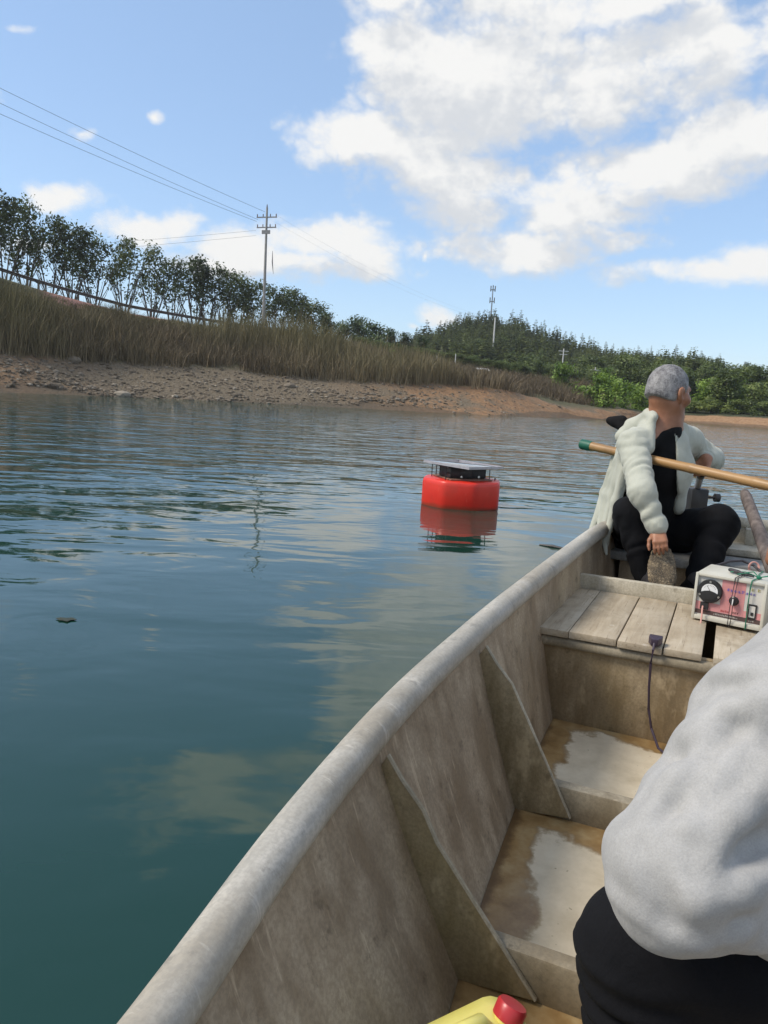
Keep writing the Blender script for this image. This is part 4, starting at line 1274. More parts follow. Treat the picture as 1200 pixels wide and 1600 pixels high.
# yellow jerry can
def nrm_(v): v = np.array(v, float); return v / np.linalg.norm(v)


YEL = Mat('can_yellow', 0.35); YEL.col(YEL.ramp(YEL.noise(8, 4), [(0.3, (0.62, 0.55, 0.13)), (0.7, (0.74, 0.68, 0.22))])); YEL.b.inputs['Subsurface Weight'].default_value = 0.15; YEL.b.inputs['Subsurface Radius'].default_value = (0.01, 0.008, 0.003)
YEL = YEL.m
_cap = PZ(799, 1572, FLOOR + 0.225); _jx = nrm_([0.85, 0.55, 0])
jc = frame_at('jerry_can', (*(_cap - _jx * 0.062)[:2], FLOOR), _jx, 'yellow plastic jerry can with a red cap on the boat floor', 'jerry can')
bm_ = MB()
lv = [(0.0, 0.92), (0.01, 1.0), (0.15, 1.0), (0.185, 0.95), (0.205, 0.80), (0.212, 0.55)]
pr_ = []
for z, k in lv:
    w, dp = 0.095 * k, 0.070 * (k ** 1.5); rr = 0.03 * k
    for cx, cy, a0 in ((w - rr, dp - rr, 0), (-w + rr, dp - rr, 90), (-w + rr, -dp + rr, 180), (w - rr, -dp + rr, 270)):
        for q in range(4): pr_.append((cx + rr * math.cos(R(a0 + 30 * q)), cy + rr * math.sin(R(a0 + 30 * q)), z))
fs = [(i * 16 + j, i * 16 + (j + 1) % 16, (i + 1) * 16 + (j + 1) % 16, (i + 1) * 16 + j) for i in range(len(lv) - 1) for j in range(16)] + [tuple(range(15, -1, -1)), tuple(80 + k for k in range(16))]
bm_.add(pr_, fs); bm_.build('can_body', YEL, jc, smooth=True, angle=60)
MB().tube([(-0.066, 0, 0.180), (-0.060, 0, 0.212), (-0.03, 0, 0.224), (0.005, 0, 0.222), (0.020, 0, 0.200)], [0.014, 0.013, 0.012, 0.013, 0.015], 10).build('handle', YEL, jc, smooth=True)
RED = simple('cap_red', (0.45, 0.03, 0.035), 0.4, var=0.1)
cp = MB().lathe([(0.019, 0), (0.019, 0.012)], 20, Matrix.Translation((0.052, 0.0, 0.200)) @ Matrix.Rotation(R(28), 4, 'Y')); cp.build('neck', YEL, jc, smooth=True)
c0 = MB().lathe([(0.0225, 0.0), (0.0225, 0.018), (0.020, 0.022), (0.010, 0.023)], 24, Matrix.Translation((0.0555, 0.0, 0.208)) @ Matrix.Rotation(R(28), 4, 'Y')).build('cap', RED, jc, smooth=True)

# bamboo pole with a green end
BAM = Mat('bamboo', 0.45)
BAM.col(BAM.mix(BAM.fr(BAM.noise(9.0, 5), 0.45, 0.7, 0, 0.6), BAM.ramp(BAM.noise(5.0, 5, 0.6, BAM.mapping((0.3, 5, 5))), [(0.3, (0.24, 0.12, 0.042)), (0.7, (0.40, 0.235, 0.095))]), (0.24, 0.14, 0.06)))
BAM = BAM.m
A0, A1 = Vector(P(912, 694.5, 3.80)), Vector(P(1320, 785, 2.78))
ax = (A1 - A0); Lp = ax.length
bp = empty('bamboo_pole', tuple(A0)); bp.rotation_euler = ax.to_track_quat('X', 'Z').to_euler()
tag(bp, 'long bamboo pole with a green end held under the arm of the seated man', 'pole')
prof = []; x = 0.05
pts, rad = [], []
nodes = [0.05]
while nodes[-1] < Lp + 0.6: nodes.append(nodes[-1] + rng.uniform(0.22, 0.30))
for q in range(len(nodes) - 1):
    a_, b_ = nodes[q], nodes[q + 1]
    for t, k in ((0.0, 1.06), (0.03, 1.09), (0.06, 1.0), (0.5, 0.97), (0.96, 1.0)):
        pts.append((a_ + (b_ - a_) * t, 0, 0)); rad.append(0.0208 * k)
MB().tube(pts, rad, 14).build('shaft', BAM, bp, smooth=True)
GRN = simple('green_plastic', (0.012, 0.10, 0.06), 0.4)
MB().tube([(-0.012, 0, 0), (-0.01, 0, 0), (0.03, 0, 0), (0.055, 0, 0)], [0.020, 0.026, 0.026, 0.024], 14).build('end_sleeve', GRN, bp, smooth=True)

# dark wooden handle leaning up from behind the box
DW = Mat('grey_wood', 0.8); DW.col(DW.ramp(DW.noise(12.0, 6, 0.6, DW.mapping((4, 4, 0.4))), [(0.3, (0.07, 0.055, 0.05)), (0.7, (0.20, 0.165, 0.15))])); DW.bump(DW.noise(30, 4, 0.6, DW.mapping((4, 4, 0.4))), 0.4, 0.004)
q0, q1 = Vector(P(1163, 769, 3.55)), Vector(P(1222, 925, 3.05))
wp = empty('wooden_paddle', tuple(q1)); tag(wp, 'grey weathered wooden paddle handle leaning up behind the instrument box', 'paddle')
q1b = q1 + (q1 - q0).normalized() * 0.02
MB().tube([q0 - q1, q0.lerp(q1, 0.05) - q1, q0.lerp(q1, 0.3) - q1, q0.lerp(q1, 0.65) - q1, q1b - q1], [0.019, 0.025, 0.026, 0.031, 0.033], 10).build('handle', DW.m, wp, smooth=True)
dirp = (q1 - q0).normalized(); bl0 = q1b - q1; s_ = dirp.cross(Vector(cf)).normalized(); nrm = s_.cross(dirp).normalized()
pb = MB(); ring = [(-0.03, 0), (-0.075, 0.10), (-0.075, 0.36), (0.075, 0.36), (0.075, 0.10), (0.03, 0)]
vs_ = [bl0 + s_ * a + dirp * b + nrm * 0.009 for a, b in ring] + [bl0 + s_ * a + dirp * b - nrm * 0.009 for a, b in ring]
pb.add(vs_, [tuple(range(6)), tuple(range(11, 5, -1))] + [(i, (i + 1) % 6, 6 + (i + 1) % 6, 6 + i) for i in range(6)])
pb.build('blade', DW.m, wp, bevel=0.003)

# small outboard: clamp, knob, silver tiller rod and leg behind the transom
ALU = simple('silver_rod', (0.50, 0.46, 0.48), 0.35, 0.6, 0.1)
mc = Vector(P(1088, 776, 4.02))
ob = empty('outboard_motor', tuple(mc)); tag(ob, 'small outboard with silver tiller rod and black clamp behind the knee of the seated man', 'outboard')
MB().box((-0.045, -0.05, -0.12), (0.045, 0.05, 0.045)).build('clamp', BLACK, ob, bevel=0.008)
MB().lathe([(0.006, 0), (0.006, 0.05), (0.022, 0.05), (0.022, 0.075), (0.01, 0.08)], 12, Matrix.Translation((0.045, 0, 0.0)) @ Matrix.Rotation(R(90), 4, 'Y')).build('clamp_knob', BLACK, ob, smooth=True)
hd = Vector(P(1095, 744, 3.74)) - mc
MB().tube([(0.0, 0, -0.06), (0.0, 0, 0.05), tuple(hd)], 0.017, 10).build('tiller_rod', ALU, ob, smooth=True)
MB().tube([tuple(hd), tuple(hd + (hd.normalized() * 0.03))], 0.019, 10).build('tiller_grip', BLACK, ob, smooth=True)
MB().tube([(0.0, 0.12, 0.0), (0.0, 0.14, -0.85)], 0.022, 10).build('leg', BLACK, ob, smooth=True)
MB().box((-0.03, 0.0, -0.05), (0.03, 0.14, 0.0)).build('bracket', BLACK, ob, bevel=0.004)
MB().lathe([(0.01, -0.09), (0.035, -0.05), (0.04, 0.03), (0.02, 0.09)], 12, Matrix.Translation((0, 0.14, -0.86)) @ Matrix.Rotation(R(90), 4, 'X')).build('lower_unit', BLACK, ob, smooth=True)

# ================================================================== THE BUOY
bc = PZ(718, 797, 0.0); bc = bc + np.array([bc[0], bc[1], 0]) / np.linalg.norm(bc[:2]) * 0.41
buoy = empty('buoy', tuple(bc), R(20)); tag(buoy, 'red plastic float buoy with a flat solar panel on black boxes', 'buoy')
RB = Mat('buoy_red', 0.38)
RB.col(RB.mix(RB.fr(RB.noise(5.0, 6, 0.6), 0.5, 0.75, 0, 0.35), RB.ramp(RB.noise(3.0, 5), [(0.3, (0.62, 0.022, 0.012)), (0.7, (0.78, 0.045, 0.022))]), (0.42, 0.05, 0.03)))
_sz = RB.n('ShaderNodeSeparateXYZ'); RB.ln(RB.tc, _sz.inputs[0])
_grime = RB.math('MULTIPLY', RB.fr(RB.math('MULTIPLY_ADD', RB.noise(7.0, 5), 0.05, _sz.outputs[2]), 0.075, 0.03), 0.7)
_c = RB.b.inputs['Base Color'].links[0].from_socket
RB.col(RB.mix(_grime, RB.mix(RB.fr(RB.noise(30.0, 5, 0.7, RB.mapping((1, 1, 0.3))), 0.6, 0.72, 0, 0.5), _c, (0.75, 0.20, 0.14)), (0.20, 0.045, 0.02)))
RB.bump(RB.noise(14, 3), 0.12, 0.01)
N8 = 8; RBU = 0.412
mb = MB(); vs_ = []
lv = [(-0.22, 0.90), (-0.18, 1.0), (0.232, 1.0), (0.262, 0.99), (0.276, 0.97), (0.281, 0.93), (0.281, 0.3)]
nn = 72
for z, k in lv:
    for j in range(nn):
        a = 2 * math.pi * j / nn; s = 2 * math.pi / N8; ph = (a + 0.1) % s - s / 2
        rr = RBU * k * (0.15 + 0.87 * (math.cos(s / 2) / math.cos(ph)) * 1.03)
        rr *= 1 - 0.010 * math.exp(-((abs(ph) - s / 2) / 0.03) ** 2)
        vs_.append((rr * math.cos(a), rr * math.sin(a), z))
mb.add(vs_, [(i * nn + j, i * nn + (j + 1) % nn, (i + 1) * nn + (j + 1) % nn, (i + 1) * nn + j) for i in range(len(lv) - 1) for j in range(nn)] + [tuple(range(nn - 1, -1, -1)), tuple((len(lv) - 1) * nn + j for j in range(nn))])
mb.build('float', RB.m, buoy, smooth=True, angle=50)
WB = simple('brown_board', (0.20, 0.11, 0.075), 0.7, var=0.3)
MB().box((-0.24, -0.24, 0.283), (0.24, 0.24, 0.297)).build('base_board', WB, buoy, bevel=0.003)
for x, y, w, h_ in ((-0.09, -0.02, 0.12, 0.112), (0.12, 0.0, 0.085, 0.105)):
    bb = MB().box((x - w, y - 0.15, 0.299), (x + w, y + 0.15, 0.299 + h_)).build('equipment_box', BLACK, buoy, bevel=0.008)
    MB().lathe([(0.012, 0), (0.012, 0.006)], 10, Matrix.Translation((x, y - 0.15, 0.315)) @ Matrix.Rotation(R(90), 4, 'X')).build('port', CHROME, bb)
for x in (-0.27, -0.22, 0.23):
    for y in (-0.18, 0.18):
        MB().tube([(x, y, 0.276), (x, y, 0.414)], 0.0045, 6).build('post', BLACK, buoy)
for x in (-0.25, 0.23):
    MB().tube([(x, -0.2, 0.410), (x, 0.2, 0.410)], 0.006, 6).build('cross_bar', BLACK, buoy)
for zz in (0.31, 0.355):
    MB().tube([(-0.27, -0.18, zz), (-0.22, -0.18, zz)], 0.006, 6).build('cross_bar', BLACK, buoy)
SP = Mat('solar_glass', 0.12, color=(0.16, 0.165, 0.18)); SP.b.inputs['Coat Weight'].default_value = 1.0
SP.col(SP.ramp(SP.noise(5, 5), [(0.3, (0.12, 0.12, 0.125)), (0.7, (0.20, 0.20, 0.205))]))
sp = MB().box((-0.29, -0.29, 0), (0.29, 0.29, 0.018)).build('solar_panel', SP.m, buoy, bevel=0.002)
sp.location = (0.0, -0.02, 0.422); sp.rotation_euler = (R(1.5), R(1.0), R(27))
mb = MB()
for x0, x1, y0, y1 in ((-0.30, -0.288, -0.30, 0.30), (0.288, 0.30, -0.30, 0.30), (-0.288, 0.288, -0.30, -0.288), (-0.288, 0.288, 0.288, 0.30)): mb.box((x0, y0, -0.004), (x1, y1, 0.022))
fo = mb.build('panel_frame', ALU, sp)
MB().tube([(0.33, -0.12, 0.262), (0.33, -0.12, 0.30), (0.345, -0.09, 0.30), (0.345, -0.09, 0.262)], 0.008, 6).build('lifting_eye', BLACK, buoy)
MB().tube([(0.0, 0, -0.2), (0.02, 0, -1.2)], 0.012, 6).build('mooring_line', DARKCORD, buoy)

# drifting bits on the water
s0, s1 = PZ(843, 851, 0.004), PZ(884, 858, 0.004)
tag(MB().tube([s0, (s0 + s1) / 2 + [0, 0, 0.006], s1], [0.006, 0.012, 0.008], 7).build('floating_stick', BLACK, smooth=True), 'thin dark stick floating on the water left of the boat stern', 'stick')
lf = PZ(103, 968, 0.004)
lb = MB(); rr_ = [(math.cos(t) * 0.042 * (1 + 0.3 * math.sin(3 * t)), math.sin(t) * 0.026 * (1 + 0.4 * math.cos(5 * t))) for t in np.linspace(0, 6.28, 12)[:-1]]
lb.prism(rr_, 0.002, Matrix.Translation(lf)); tag(lb.build('floating_leaf', simple('dead_leaf', (0.03, 0.035, 0.015), 0.6)), 'dark leaf floating on calm water at the left', 'leaf')

# ================================================================== PEOPLE
class Sculpt:
    """signed-distance sculpting on a grid, meshed with surface nets: one continuous surface"""
    def __init__(s, lo, hi, h):
        s.lo = np.array(lo, float); s.h = h
        s.n = np.ceil((np.array(hi) - s.lo) / h).astype(int) + 1
        s.f = np.full(s.n, 9.0, np.float32)

    def win(s, lo, hi):
        a = np.clip(np.floor((np.array(lo) - s.lo) / s.h).astype(int), 0, s.n); b = np.clip(np.ceil((np.array(hi) - s.lo) / s.h).astype(int) + 1, 0, s.n)
        ax = [s.lo[i] + s.h * np.arange(a[i], b[i]) for i in range(3)]
        g = np.meshgrid(*ax, indexing='ij', sparse=True)
        return tuple(slice(a[i], b[i]) for i in range(3)), g

    def put(s, sl, d, k):
        if d.size == 0: return
        f = s.f[sl]
        if k > 0:
            q = np.clip(0.5 + 0.5 * (f - d) / k, 0, 1); s.f[sl] = f * (1 - q) + d * q - k * q * (1 - q)
        else: s.f[sl] = np.minimum(f, d)

    def cut(s, sl, d, k=0.0):
        f = s.f[sl]
        if k > 0:
            q = np.clip(0.5 - 0.5 * (f + d) / k, 0, 1); s.f[sl] = f * (1 - q) + (-d) * q + k * q * (1 - q)
        else: s.f[sl] = np.maximum(f, -d)

    def cap_d(s, g, a, b, ra, rb):
        ab = b - a; L2 = ab @ ab + 1e-12
        X = [g[i] - a[i] for i in range(3)]
        t = np.clip((X[0] * ab[0] + X[1] * ab[1] + X[2] * ab[2]) / L2, 0, 1)
        return np.sqrt((X[0] - t * ab[0]) ** 2 + (X[1] - t * ab[1]) ** 2 + (X[2] - t * ab[2]) ** 2) - (ra + (rb - ra) * t), t

    def cap(s, a, b, ra, rb=None, k=0.02, fold=0.0, fw=60.0, ph=0.0, tw=0.6):
        """tapered limb from a to b; fold: depth of cloth folds round it"""
        a = np.array(a, float); b = np.array(b, float); rb = ra if rb is None else rb
        m = max(ra, rb) + 0.06 + k
        sl, g = s.win(np.minimum(a, b) - m, np.maximum(a, b) + m)
        d, t = s.cap_d(g, a, b, ra, rb)
        if fold:
            L = np.linalg.norm(b - a); X_ = [g[i] - a[i] for i in range(3)]
            ax_ = (b - a) / L; rr = np.random.default_rng(int(abs(ph) * 977 + fw * 13 + L * 1000)); tot = 0.0
            for q in range(5):      # a few crossing, uneven crease trains with sharp valleys
                v_ = rr.normal(size=3); v_ -= ax_ * (v_ @ ax_); v_ /= np.linalg.norm(v_)
                an = rr.uniform(-0.9, 0.9) * (0.5 + tw); kd = (ax_ * math.cos(an) + v_ * math.sin(an)) * fw * rr.uniform(0.55, 1.3)
                wv = rr.normal(size=3) * 22; en = rr.normal(size=3) * 16; p0, p1, p2 = rr.uniform(0, 6.28, 3)
                ph_ = kd[0] * X_[0] + kd[1] * X_[1] + kd[2] * X_[2] + p0 + 1.4 * np.sin(wv[0] * X_[0] + wv[1] * X_[1] + wv[2] * X_[2] + p1)
                env = np.clip(0.25 + np.sin(en[0] * X_[0] + en[1] * X_[1] + en[2] * X_[2] + p2), 0, 1)
                tot = tot + (np.abs(np.sin(0.5 * ph_)) ** 0.8 - 0.75) * env
            d = d - fold * tot
        s.put(sl, d, k); return s

    def ell(s, c, r, k=0.02, M=None, cut=False):
        c = np.array(c, float); r = np.array(r, float); m = r.max() + 0.05 + k
        sl, g = s.win(c - m, c + m)
        X = [g[i] - c[i] for i in range(3)]
        if M is not None: X = [M[i][0] * X[0] + M[i][1] * X[1] + M[i][2] * X[2] for i in range(3)]
        k0 = np.sqrt((X[0] / r[0]) ** 2 + (X[1] / r[1]) ** 2 + (X[2] / r[2]) ** 2)
        d = (k0 - 1) * r.min()
        (s.cut if cut else s.put)(sl, d, k); return s

    def mesh(s, name, noise=None, smooth_iter=2):
        f = s.f
        if noise is not None:
            ax = [s.lo[i] + s.h * np.arange(s.n[i]) for i in range(3)]
            g = np.meshgrid(*ax, indexing='ij', sparse=True); f = f + noise(*g)
        ins = f < 0
        c = [ins[i:ins.shape[0] - 1 + i, j:ins.shape[1] - 1 + j, k:ins.shape[2] - 1 + k] for i in (0, 1) for j in (0, 1) for k in (0, 1)]
        cnt = sum(x.astype(np.int8) for x in c); act = (cnt > 0) & (cnt < 8)
        idx = np.full(act.shape, -1, np.int64); I = np.argwhere(act); idx[act] = np.arange(len(I))
        acc = np.zeros((len(I), 3)); num = np.zeros(len(I))
        corner = {}
        for i in (0, 1):
            for j in (0, 1):
                for k in (0, 1): corner[(i, j, k)] = f[I[:, 0] + i, I[:, 1] + j, I[:, 2] + k].astype(float)
        for a in corner:
            for d in range(3):
                if a[d] == 0:
                    b = tuple(a[q] + (q == d) for q in range(3)); fa, fb = corner[a], corner[b]
                    cr_ = (fa < 0) != (fb < 0); t = np.where(cr_, fa / np.where(cr_, fa - fb, 1), 0)
                    p = np.tile(np.array(a, float), (len(I), 1)); p[:, d] += t
                    acc += np.where(cr_[:, None], p, 0); num += cr_
        V = s.lo + s.h * (I + acc / num[:, None]); Fc = []
        for d in range(3):
            e, o = (d + 1) % 3, (d + 2) % 3
            sl0 = [slice(1, -1)] * 3; sl0[d] = slice(0, -1); sl1 = list(sl0); sl1[d] = slice(1, None)
            A, Bv = ins[tuple(sl0)], ins[tuple(sl1)]
            for flip, mk in ((False, A & ~Bv), (True, ~A & Bv)):
                Q = np.argwhere(mk)
                if not len(Q): continue
                Q = Q + 1; Q[:, d] -= 1
                def at(de, do):
                    R_ = Q.copy(); R_[:, e] -= de; R_[:, o] -= do; return idx[R_[:, 0], R_[:, 1], R_[:, 2]]
                q = np.stack([at(1, 1), at(0, 1), at(0, 0), at(1, 0)], 1)
                Fc.append(q[:, ::-1] if flip else q)
        Fc = np.concatenate(Fc); Fc = Fc[(Fc >= 0).all(1)]
        for _ in range(smooth_iter):      # light relaxation
            S = np.zeros_like(V); n_ = np.zeros(len(V))
            for a, b in ((0, 1), (1, 2), (2, 3), (3, 0)):
                np.add.at(S, Fc[:, a], V[Fc[:, b]]); np.add.at(n_, Fc[:, a], 1)
                np.add.at(S, Fc[:, b], V[Fc[:, a]]); np.add.at(n_, Fc[:, b], 1)
            V = V * 0.5 + 0.5 * S / np.maximum(n_, 1)[:, None]
        return np_mesh(name, V, Fc)


def fabric(name, c0, c1, rough=0.85, weave=260.0, fold=0.25, sheen=0.2, big=9.0):
    m = Mat(name, rough)
    n = m.noise(big, 5, 0.6); w = m.noise(weave, 3, 0.6)
    m.col(m.ramp(m.math('MULTIPLY_ADD', w, 0.45, m.math('MULTIPLY', n, 0.55)), [(0.36, c0), (0.64, c1)]))
    m.b.inputs['Sheen Weight'].default_value = sheen; m.b.inputs['Specular IOR Level'].default_value = 0.2
    f = m.noise(14.0, 4, 0.55, m.mapping((1, 1, 0.55), (0.3, 0.5, 0)), 0.8)
    m.bump(m.math('MULTIPLY_ADD', w, 0.10, f), fold, 0.02)
    return m.m


def skin_mat(name, c0, c1):
    m = Mat(name, 0.48)
    m.col(m.ramp(m.noise(26.0, 5, 0.6), [(0.3, c0), (0.7, c1)])); m.b.inputs['Subsurface Weight'].default_value = 0.12
    m.b.inputs['Subsurface Radius'].default_value = (0.012, 0.005, 0.003)
    m.bump(m.noise(120.0, 4, 0.6), 0.15, 0.003); return m.m


SKIN = skin_mat('skin_tanned', (0.27, 0.115, 0.062), (0.37, 0.175, 0.10))
JACKET = fabric('jacket_cloth', (0.40, 0.41, 0.345), (0.49, 0.495, 0.42), 0.8, 400, 0.35)
SHIRT = fabric('black_shirt', (0.005, 0.005, 0.0055), (0.010, 0.010, 0.011), 0.85, 300, 0.3, 0.0)
TROUSER = fabric('black_trouser', (0.0035, 0.0037, 0.005), (0.0065, 0.0068, 0.0085), 0.9, 300, 0.3, 0.0)
GREYKNIT = fabric('grey_sweatshirt', (0.315, 0.31, 0.30), (0.42, 0.412, 0.40), 0.95, 420, 0.25, 0.1, 20)
_so = Mat('shoe_sole', 0.9)
_v = _so.n('ShaderNodeTexVoronoi', feature='DISTANCE_TO_EDGE'); _v.inputs['Scale'].default_value = 75.0; _so.ln(_so.mapping((1, 1, 1.5)), _v.inputs['Vector'])
_e = _so.fr(_v.outputs['Distance'], 0.03, 0.16); _w = _so.noise(16.0, 5)
_tan = _so.ramp(_w, [(0.35, (0.16, 0.12, 0.07)), (0.6, (0.30, 0.235, 0.15))])
_tan = _so.mix(_so.fr(_so.noise(14.0, 3), 0.52, 0.60, 0, 0.85), _tan, (0.045, 0.038, 0.028))
_so.col(_so.mix(_e, (0.15, 0.115, 0.075), _tan)); _so.bump(_e, 0.8, 0.004)
SOLE = _so.m
SHOE = simple('dark_shoe', (0.025, 0.024, 0.028), 0.6)


def nrm(v): v = np.array(v, float); return v / np.linalg.norm(v)


def hand(sc, wrist, along, palm_n, size=1.0, curl=0.5, spread=0.16, thumb=1, k=0.006):
    """palm and five bent fingers added to the sculpt. along: wrist->fingers, palm_n: out of the palm"""
    a = nrm(along); n = nrm(np.array(palm_n) - a * (np.array(palm_n) @ a)); s = np.cross(n, a) * thumb
    w = np.array(wrist, float)
    kn = w + a * 0.085 * size
    for t in (-0.027, -0.009, 0.009, 0.027):
        sc.cap(w + s * t * 0.7 * size, kn + s * t * 1.05 * size, 0.0145 * size, 0.0125 * size, 0.012)
    for i, (t, L) in enumerate(((0.030, 0.070), (0.010, 0.079), (-0.010, 0.074), (-0.029, 0.058))):
        p = kn + s * t * size; ang = 0.25; d0 = nrm(a + s * spread * t * 12)
        for j, (f, r0, r1) in enumerate(((0.46, 0.0092, 0.0086), (0.30, 0.0086, 0.0078), (0.24, 0.0078, 0.0066))):
            ang += curl * (0.75 if j == 0 else 0.9)
            d = d0 * math.cos(ang) + n * math.sin(ang)
            q = p + d * L * f * size; sc.cap(p, q, r0 * size, r1 * size, k * 0.6); p = q
    p = w + a * 0.022 * size + s * 0.026 * size + n * 0.006 * size
    d = nrm(a * 0.75 + s * 0.65 + n * 0.35)
    q = p + d * 0.042 * size; sc.cap(p, q, 0.014 * size, 0.0108 * size, 0.012)
    d = nrm(a * 0.95 + s * 0.2 + n * 0.5); r = q + d * 0.032 * size; sc.cap(q, r, 0.0108 * size, 0.0098 * size, 0.005)
    sc.cap(r, r + nrm(a + n * 0.5) * 0.022 * size, 0.0098 * size, 0.008 * size, 0.005)


# ------------------------------------------------------------------ the seated man
man = empty('person', tuple(BW(3.85, 0.28, SEATZ)))
tag(man, 'person with short grey hair and pale open jacket sitting at the boat stern', 'person')
mo = np.array(man.location)
loc = lambda p: np.array(p) - mo
K = lambda px, py, d: loc(P(px, py, d))
pelv = K(1003, 838, 3.82); chest = K(1026, 730, 3.68); neck = K(1036, 664, 3.60); skull = K(1045, 613, 3.56)
rsh, rel, rwr = K(990, 694, 3.50), K(1003, 768, 3.32), K(1028, 826, 3.30)
lsh, lel, lwr = K(1074, 690, 3.76), K(1112, 718, 3.98), K(1103, 717, 3.74)
rhip, rkn, ran = K(985, 828, 3.75), K(985, 800, 3.42), K(1012, 908, 3.42)
lhip, lkn, lan = K(1035, 838, 3.84), K(1122, 818, 3.56), K(1088, 925, 3.42)
right_v = nrm(cr); up_v = np.array([0, 0, 1.0]); to_cam = nrm(-cf)
# directions of the head: turned far to the right and slightly away
face = nrm(right_v * 0.86 - to_cam * 0.42 + up_v * -0.08)
hside = nrm(np.cross(up_v, face)); hup = np.cross(face, hside)   # hside points away from the viewer side
HM = np.array([face, hside, hup])
E_ = lambda f, sd_, u: skull + face * f + hside * sd_ + hup * u

sc = Sculpt(mo * 0 + np.minimum.reduce([pelv, rwr, ran, lan, skull]) - 0.30, np.maximum.reduce([skull, lkn, lel, pelv]) + 0.26, 0.005)
# head: skull, jaw, brow, nose, lips, chin, ears, eye sockets
sc.ell(E_(-0.010, 0, 0.022), (0.099, 0.077, 0.098), 0.0, HM)
sc.ell(E_(0.030, 0, -0.035), (0.062, 0.062, 0.080), 0.03, HM)
sc.cap(E_(0.070, 0.0, -0.098), E_(-0.005, 0.050, -0.062), 0.026, 0.026, 0.03); sc.cap(E_(0.070, 0.0, -0.098), E_(-0.005, -0.050, -0.062), 0.026, 0.026, 0.03)
sc.cap(E_(0.082, -0.034, 0.022), E_(0.082, 0.034, 0.022), 0.013, None, 0.018)
sc.cap(E_(0.091, 0, 0.012), E_(0.109, 0, -0.028), 0.009, 0.0125, 0.012)
sc.ell(E_(0.095, 0.011, -0.034), (0.012, 0.010, 0.009), 0.008, HM); sc.ell(E_(0.095, -0.011, -0.034), (0.012, 0.010, 0.009), 0.008, HM)
for sg in (-1, 1):
    sc.ell(E_(0.088, 0.031 * sg, 0.004), (0.014, 0.017, 0.011), 0.010, HM, cut=True)
    sc.ell(E_(0.078, 0.031 * sg, 0.004), (0.012, 0.013, 0.012), 0.002, HM)
    sc.cap(E_(0.064, 0.052 * sg, -0.028), E_(0.05, 0.058 * sg, -0.025), 0.020, None, 0.025)
    # ear: rim, lobe, hollow
    sc.ell(E_(-0.006, 0.082 * sg, -0.012), (0.018, 0.014, 0.032), 0.006, HM)
    sc.ell(E_(-0.014, 0.091 * sg, -0.002), (0.021, 0.009, 0.027), 0.006, HM)
    sc.ell(E_(-0.002, 0.099 * sg, -0.010), (0.011, 0.010, 0.019), 0.004, HM, cut=True)
    sc.ell(E_(0.000, 0.080 * sg, -0.040), (0.009, 0.008, 0.010), 0.006, HM)
sc.cap(E_(0.090, -0.018, -0.060), E_(0.090, 0.018, -0.060), 0.0085, None, 0.010); sc.cap(E_(0.087, -0.016, -0.074), E_(0.087, 0.016, -0.074), 0.009, None, 0.010)
sc.ell(E_(0.081, 0, -0.103), (0.020, 0.022, 0.018), 0.02, HM)
# neck, trunk and limbs
sc.cap(skull + hup * -0.05 - face * 0.025, neck + np.array([0, 0, -0.01]), 0.058, 0.064, 0.03)
sc.cap(neck, chest, 0.075, 0.125, 0.05); sc.cap(chest, pelv, 0.125, 0.13, 0.06)
for a, b, c in ((rsh, rel, rwr), (lsh, lel, lwr)):
    sc.cap(neck + (a - neck) * 0.3 - up_v * 0.02, a, 0.055, 0.058, 0.05); sc.cap(a, b, 0.052, 0.042, 0.03); sc.cap(b, c, 0.042, 0.027, 0.02)
for a, b, c in ((rhip, rkn, ran), (lhip, lkn, lan)):
    sc.cap(a, b, 0.082, 0.056, 0.05); sc.cap(b, c, 0.055, 0.036, 0.03)
# right hand reaches down and grips the toe of the shoe; left hand closes on the tiller
hand(sc, rwr + (rwr - rel) * 0.02, K(1033, 862, 3.22) - rwr, to_cam * -0.8 + right_v * 0.3 + up_v * -0.2, 0.80, 0.50, 0.12, thumb=1)
hand(sc, lwr, K(1094, 752, 3.70) - lwr + right_v * -0.01, right_v * -0.75 + to_cam * 0.55, 1.0, 0.72, 0.05, thumb=-1)
body = link('body', sc.mesh('body', smooth_iter=1), man, SKIN)

# cropped grey hair: a shell over the skull that stops at brow, temples and nape
hs = Sculpt(skull - 0.17, skull + 0.17, 0.0045)
hs.ell(E_(-0.012, 0, 0.026), (0.1045, 0.0825, 0.1005), 0.0, HM)
hs.ell(E_(-0.040, 0, -0.025), (0.070, 0.070, 0.052), 0.03, HM)
sl, g = hs.win(skull - 0.17, skull + 0.17)
X = [g[i] - skull[i] for i in range(3)]
Fq = X[0] * face[0] + X[1] * face[1] + X[2] * face[2]; Uq = X[0] * hup[0] + X[1] * hup[1] + X[2] * hup[2]
wav = 0.003 * np.sin(70 * Fq) + 0.003 * np.sin(55 * Uq + 1)
hs.cut(sl, (0.026 + 0.50 * Uq) - Fq + wav, 0.006)
hs.cut(sl, Uq + 0.058 + 0.25 * Fq + wav, 0.006)
sl2, g2 = sl, g
for sg in (-1, 1): hs.ell(E_(0.004, 0.085 * sg, -0.022), (0.024, 0.03, 0.036), 0.006, HM, cut=True)
HAIR = Mat('hair_grey', 0.7)
HAIR.col(HAIR.mix(HAIR.fr(HAIR.noise(190.0, 4, 0.75), 0.40, 0.64, 0.0, 0.42), HAIR.ramp(HAIR.noise(24.0, 6, 0.7), [(0.38, (0.06, 0.056, 0.06)), (0.50, (0.17, 0.163, 0.165)), (0.64, (0.30, 0.29, 0.285))]), (0.46, 0.45, 0.45)))
HAIR.bump(HAIR.noise(260.0, 3, 0.7), 0.5, 0.005)
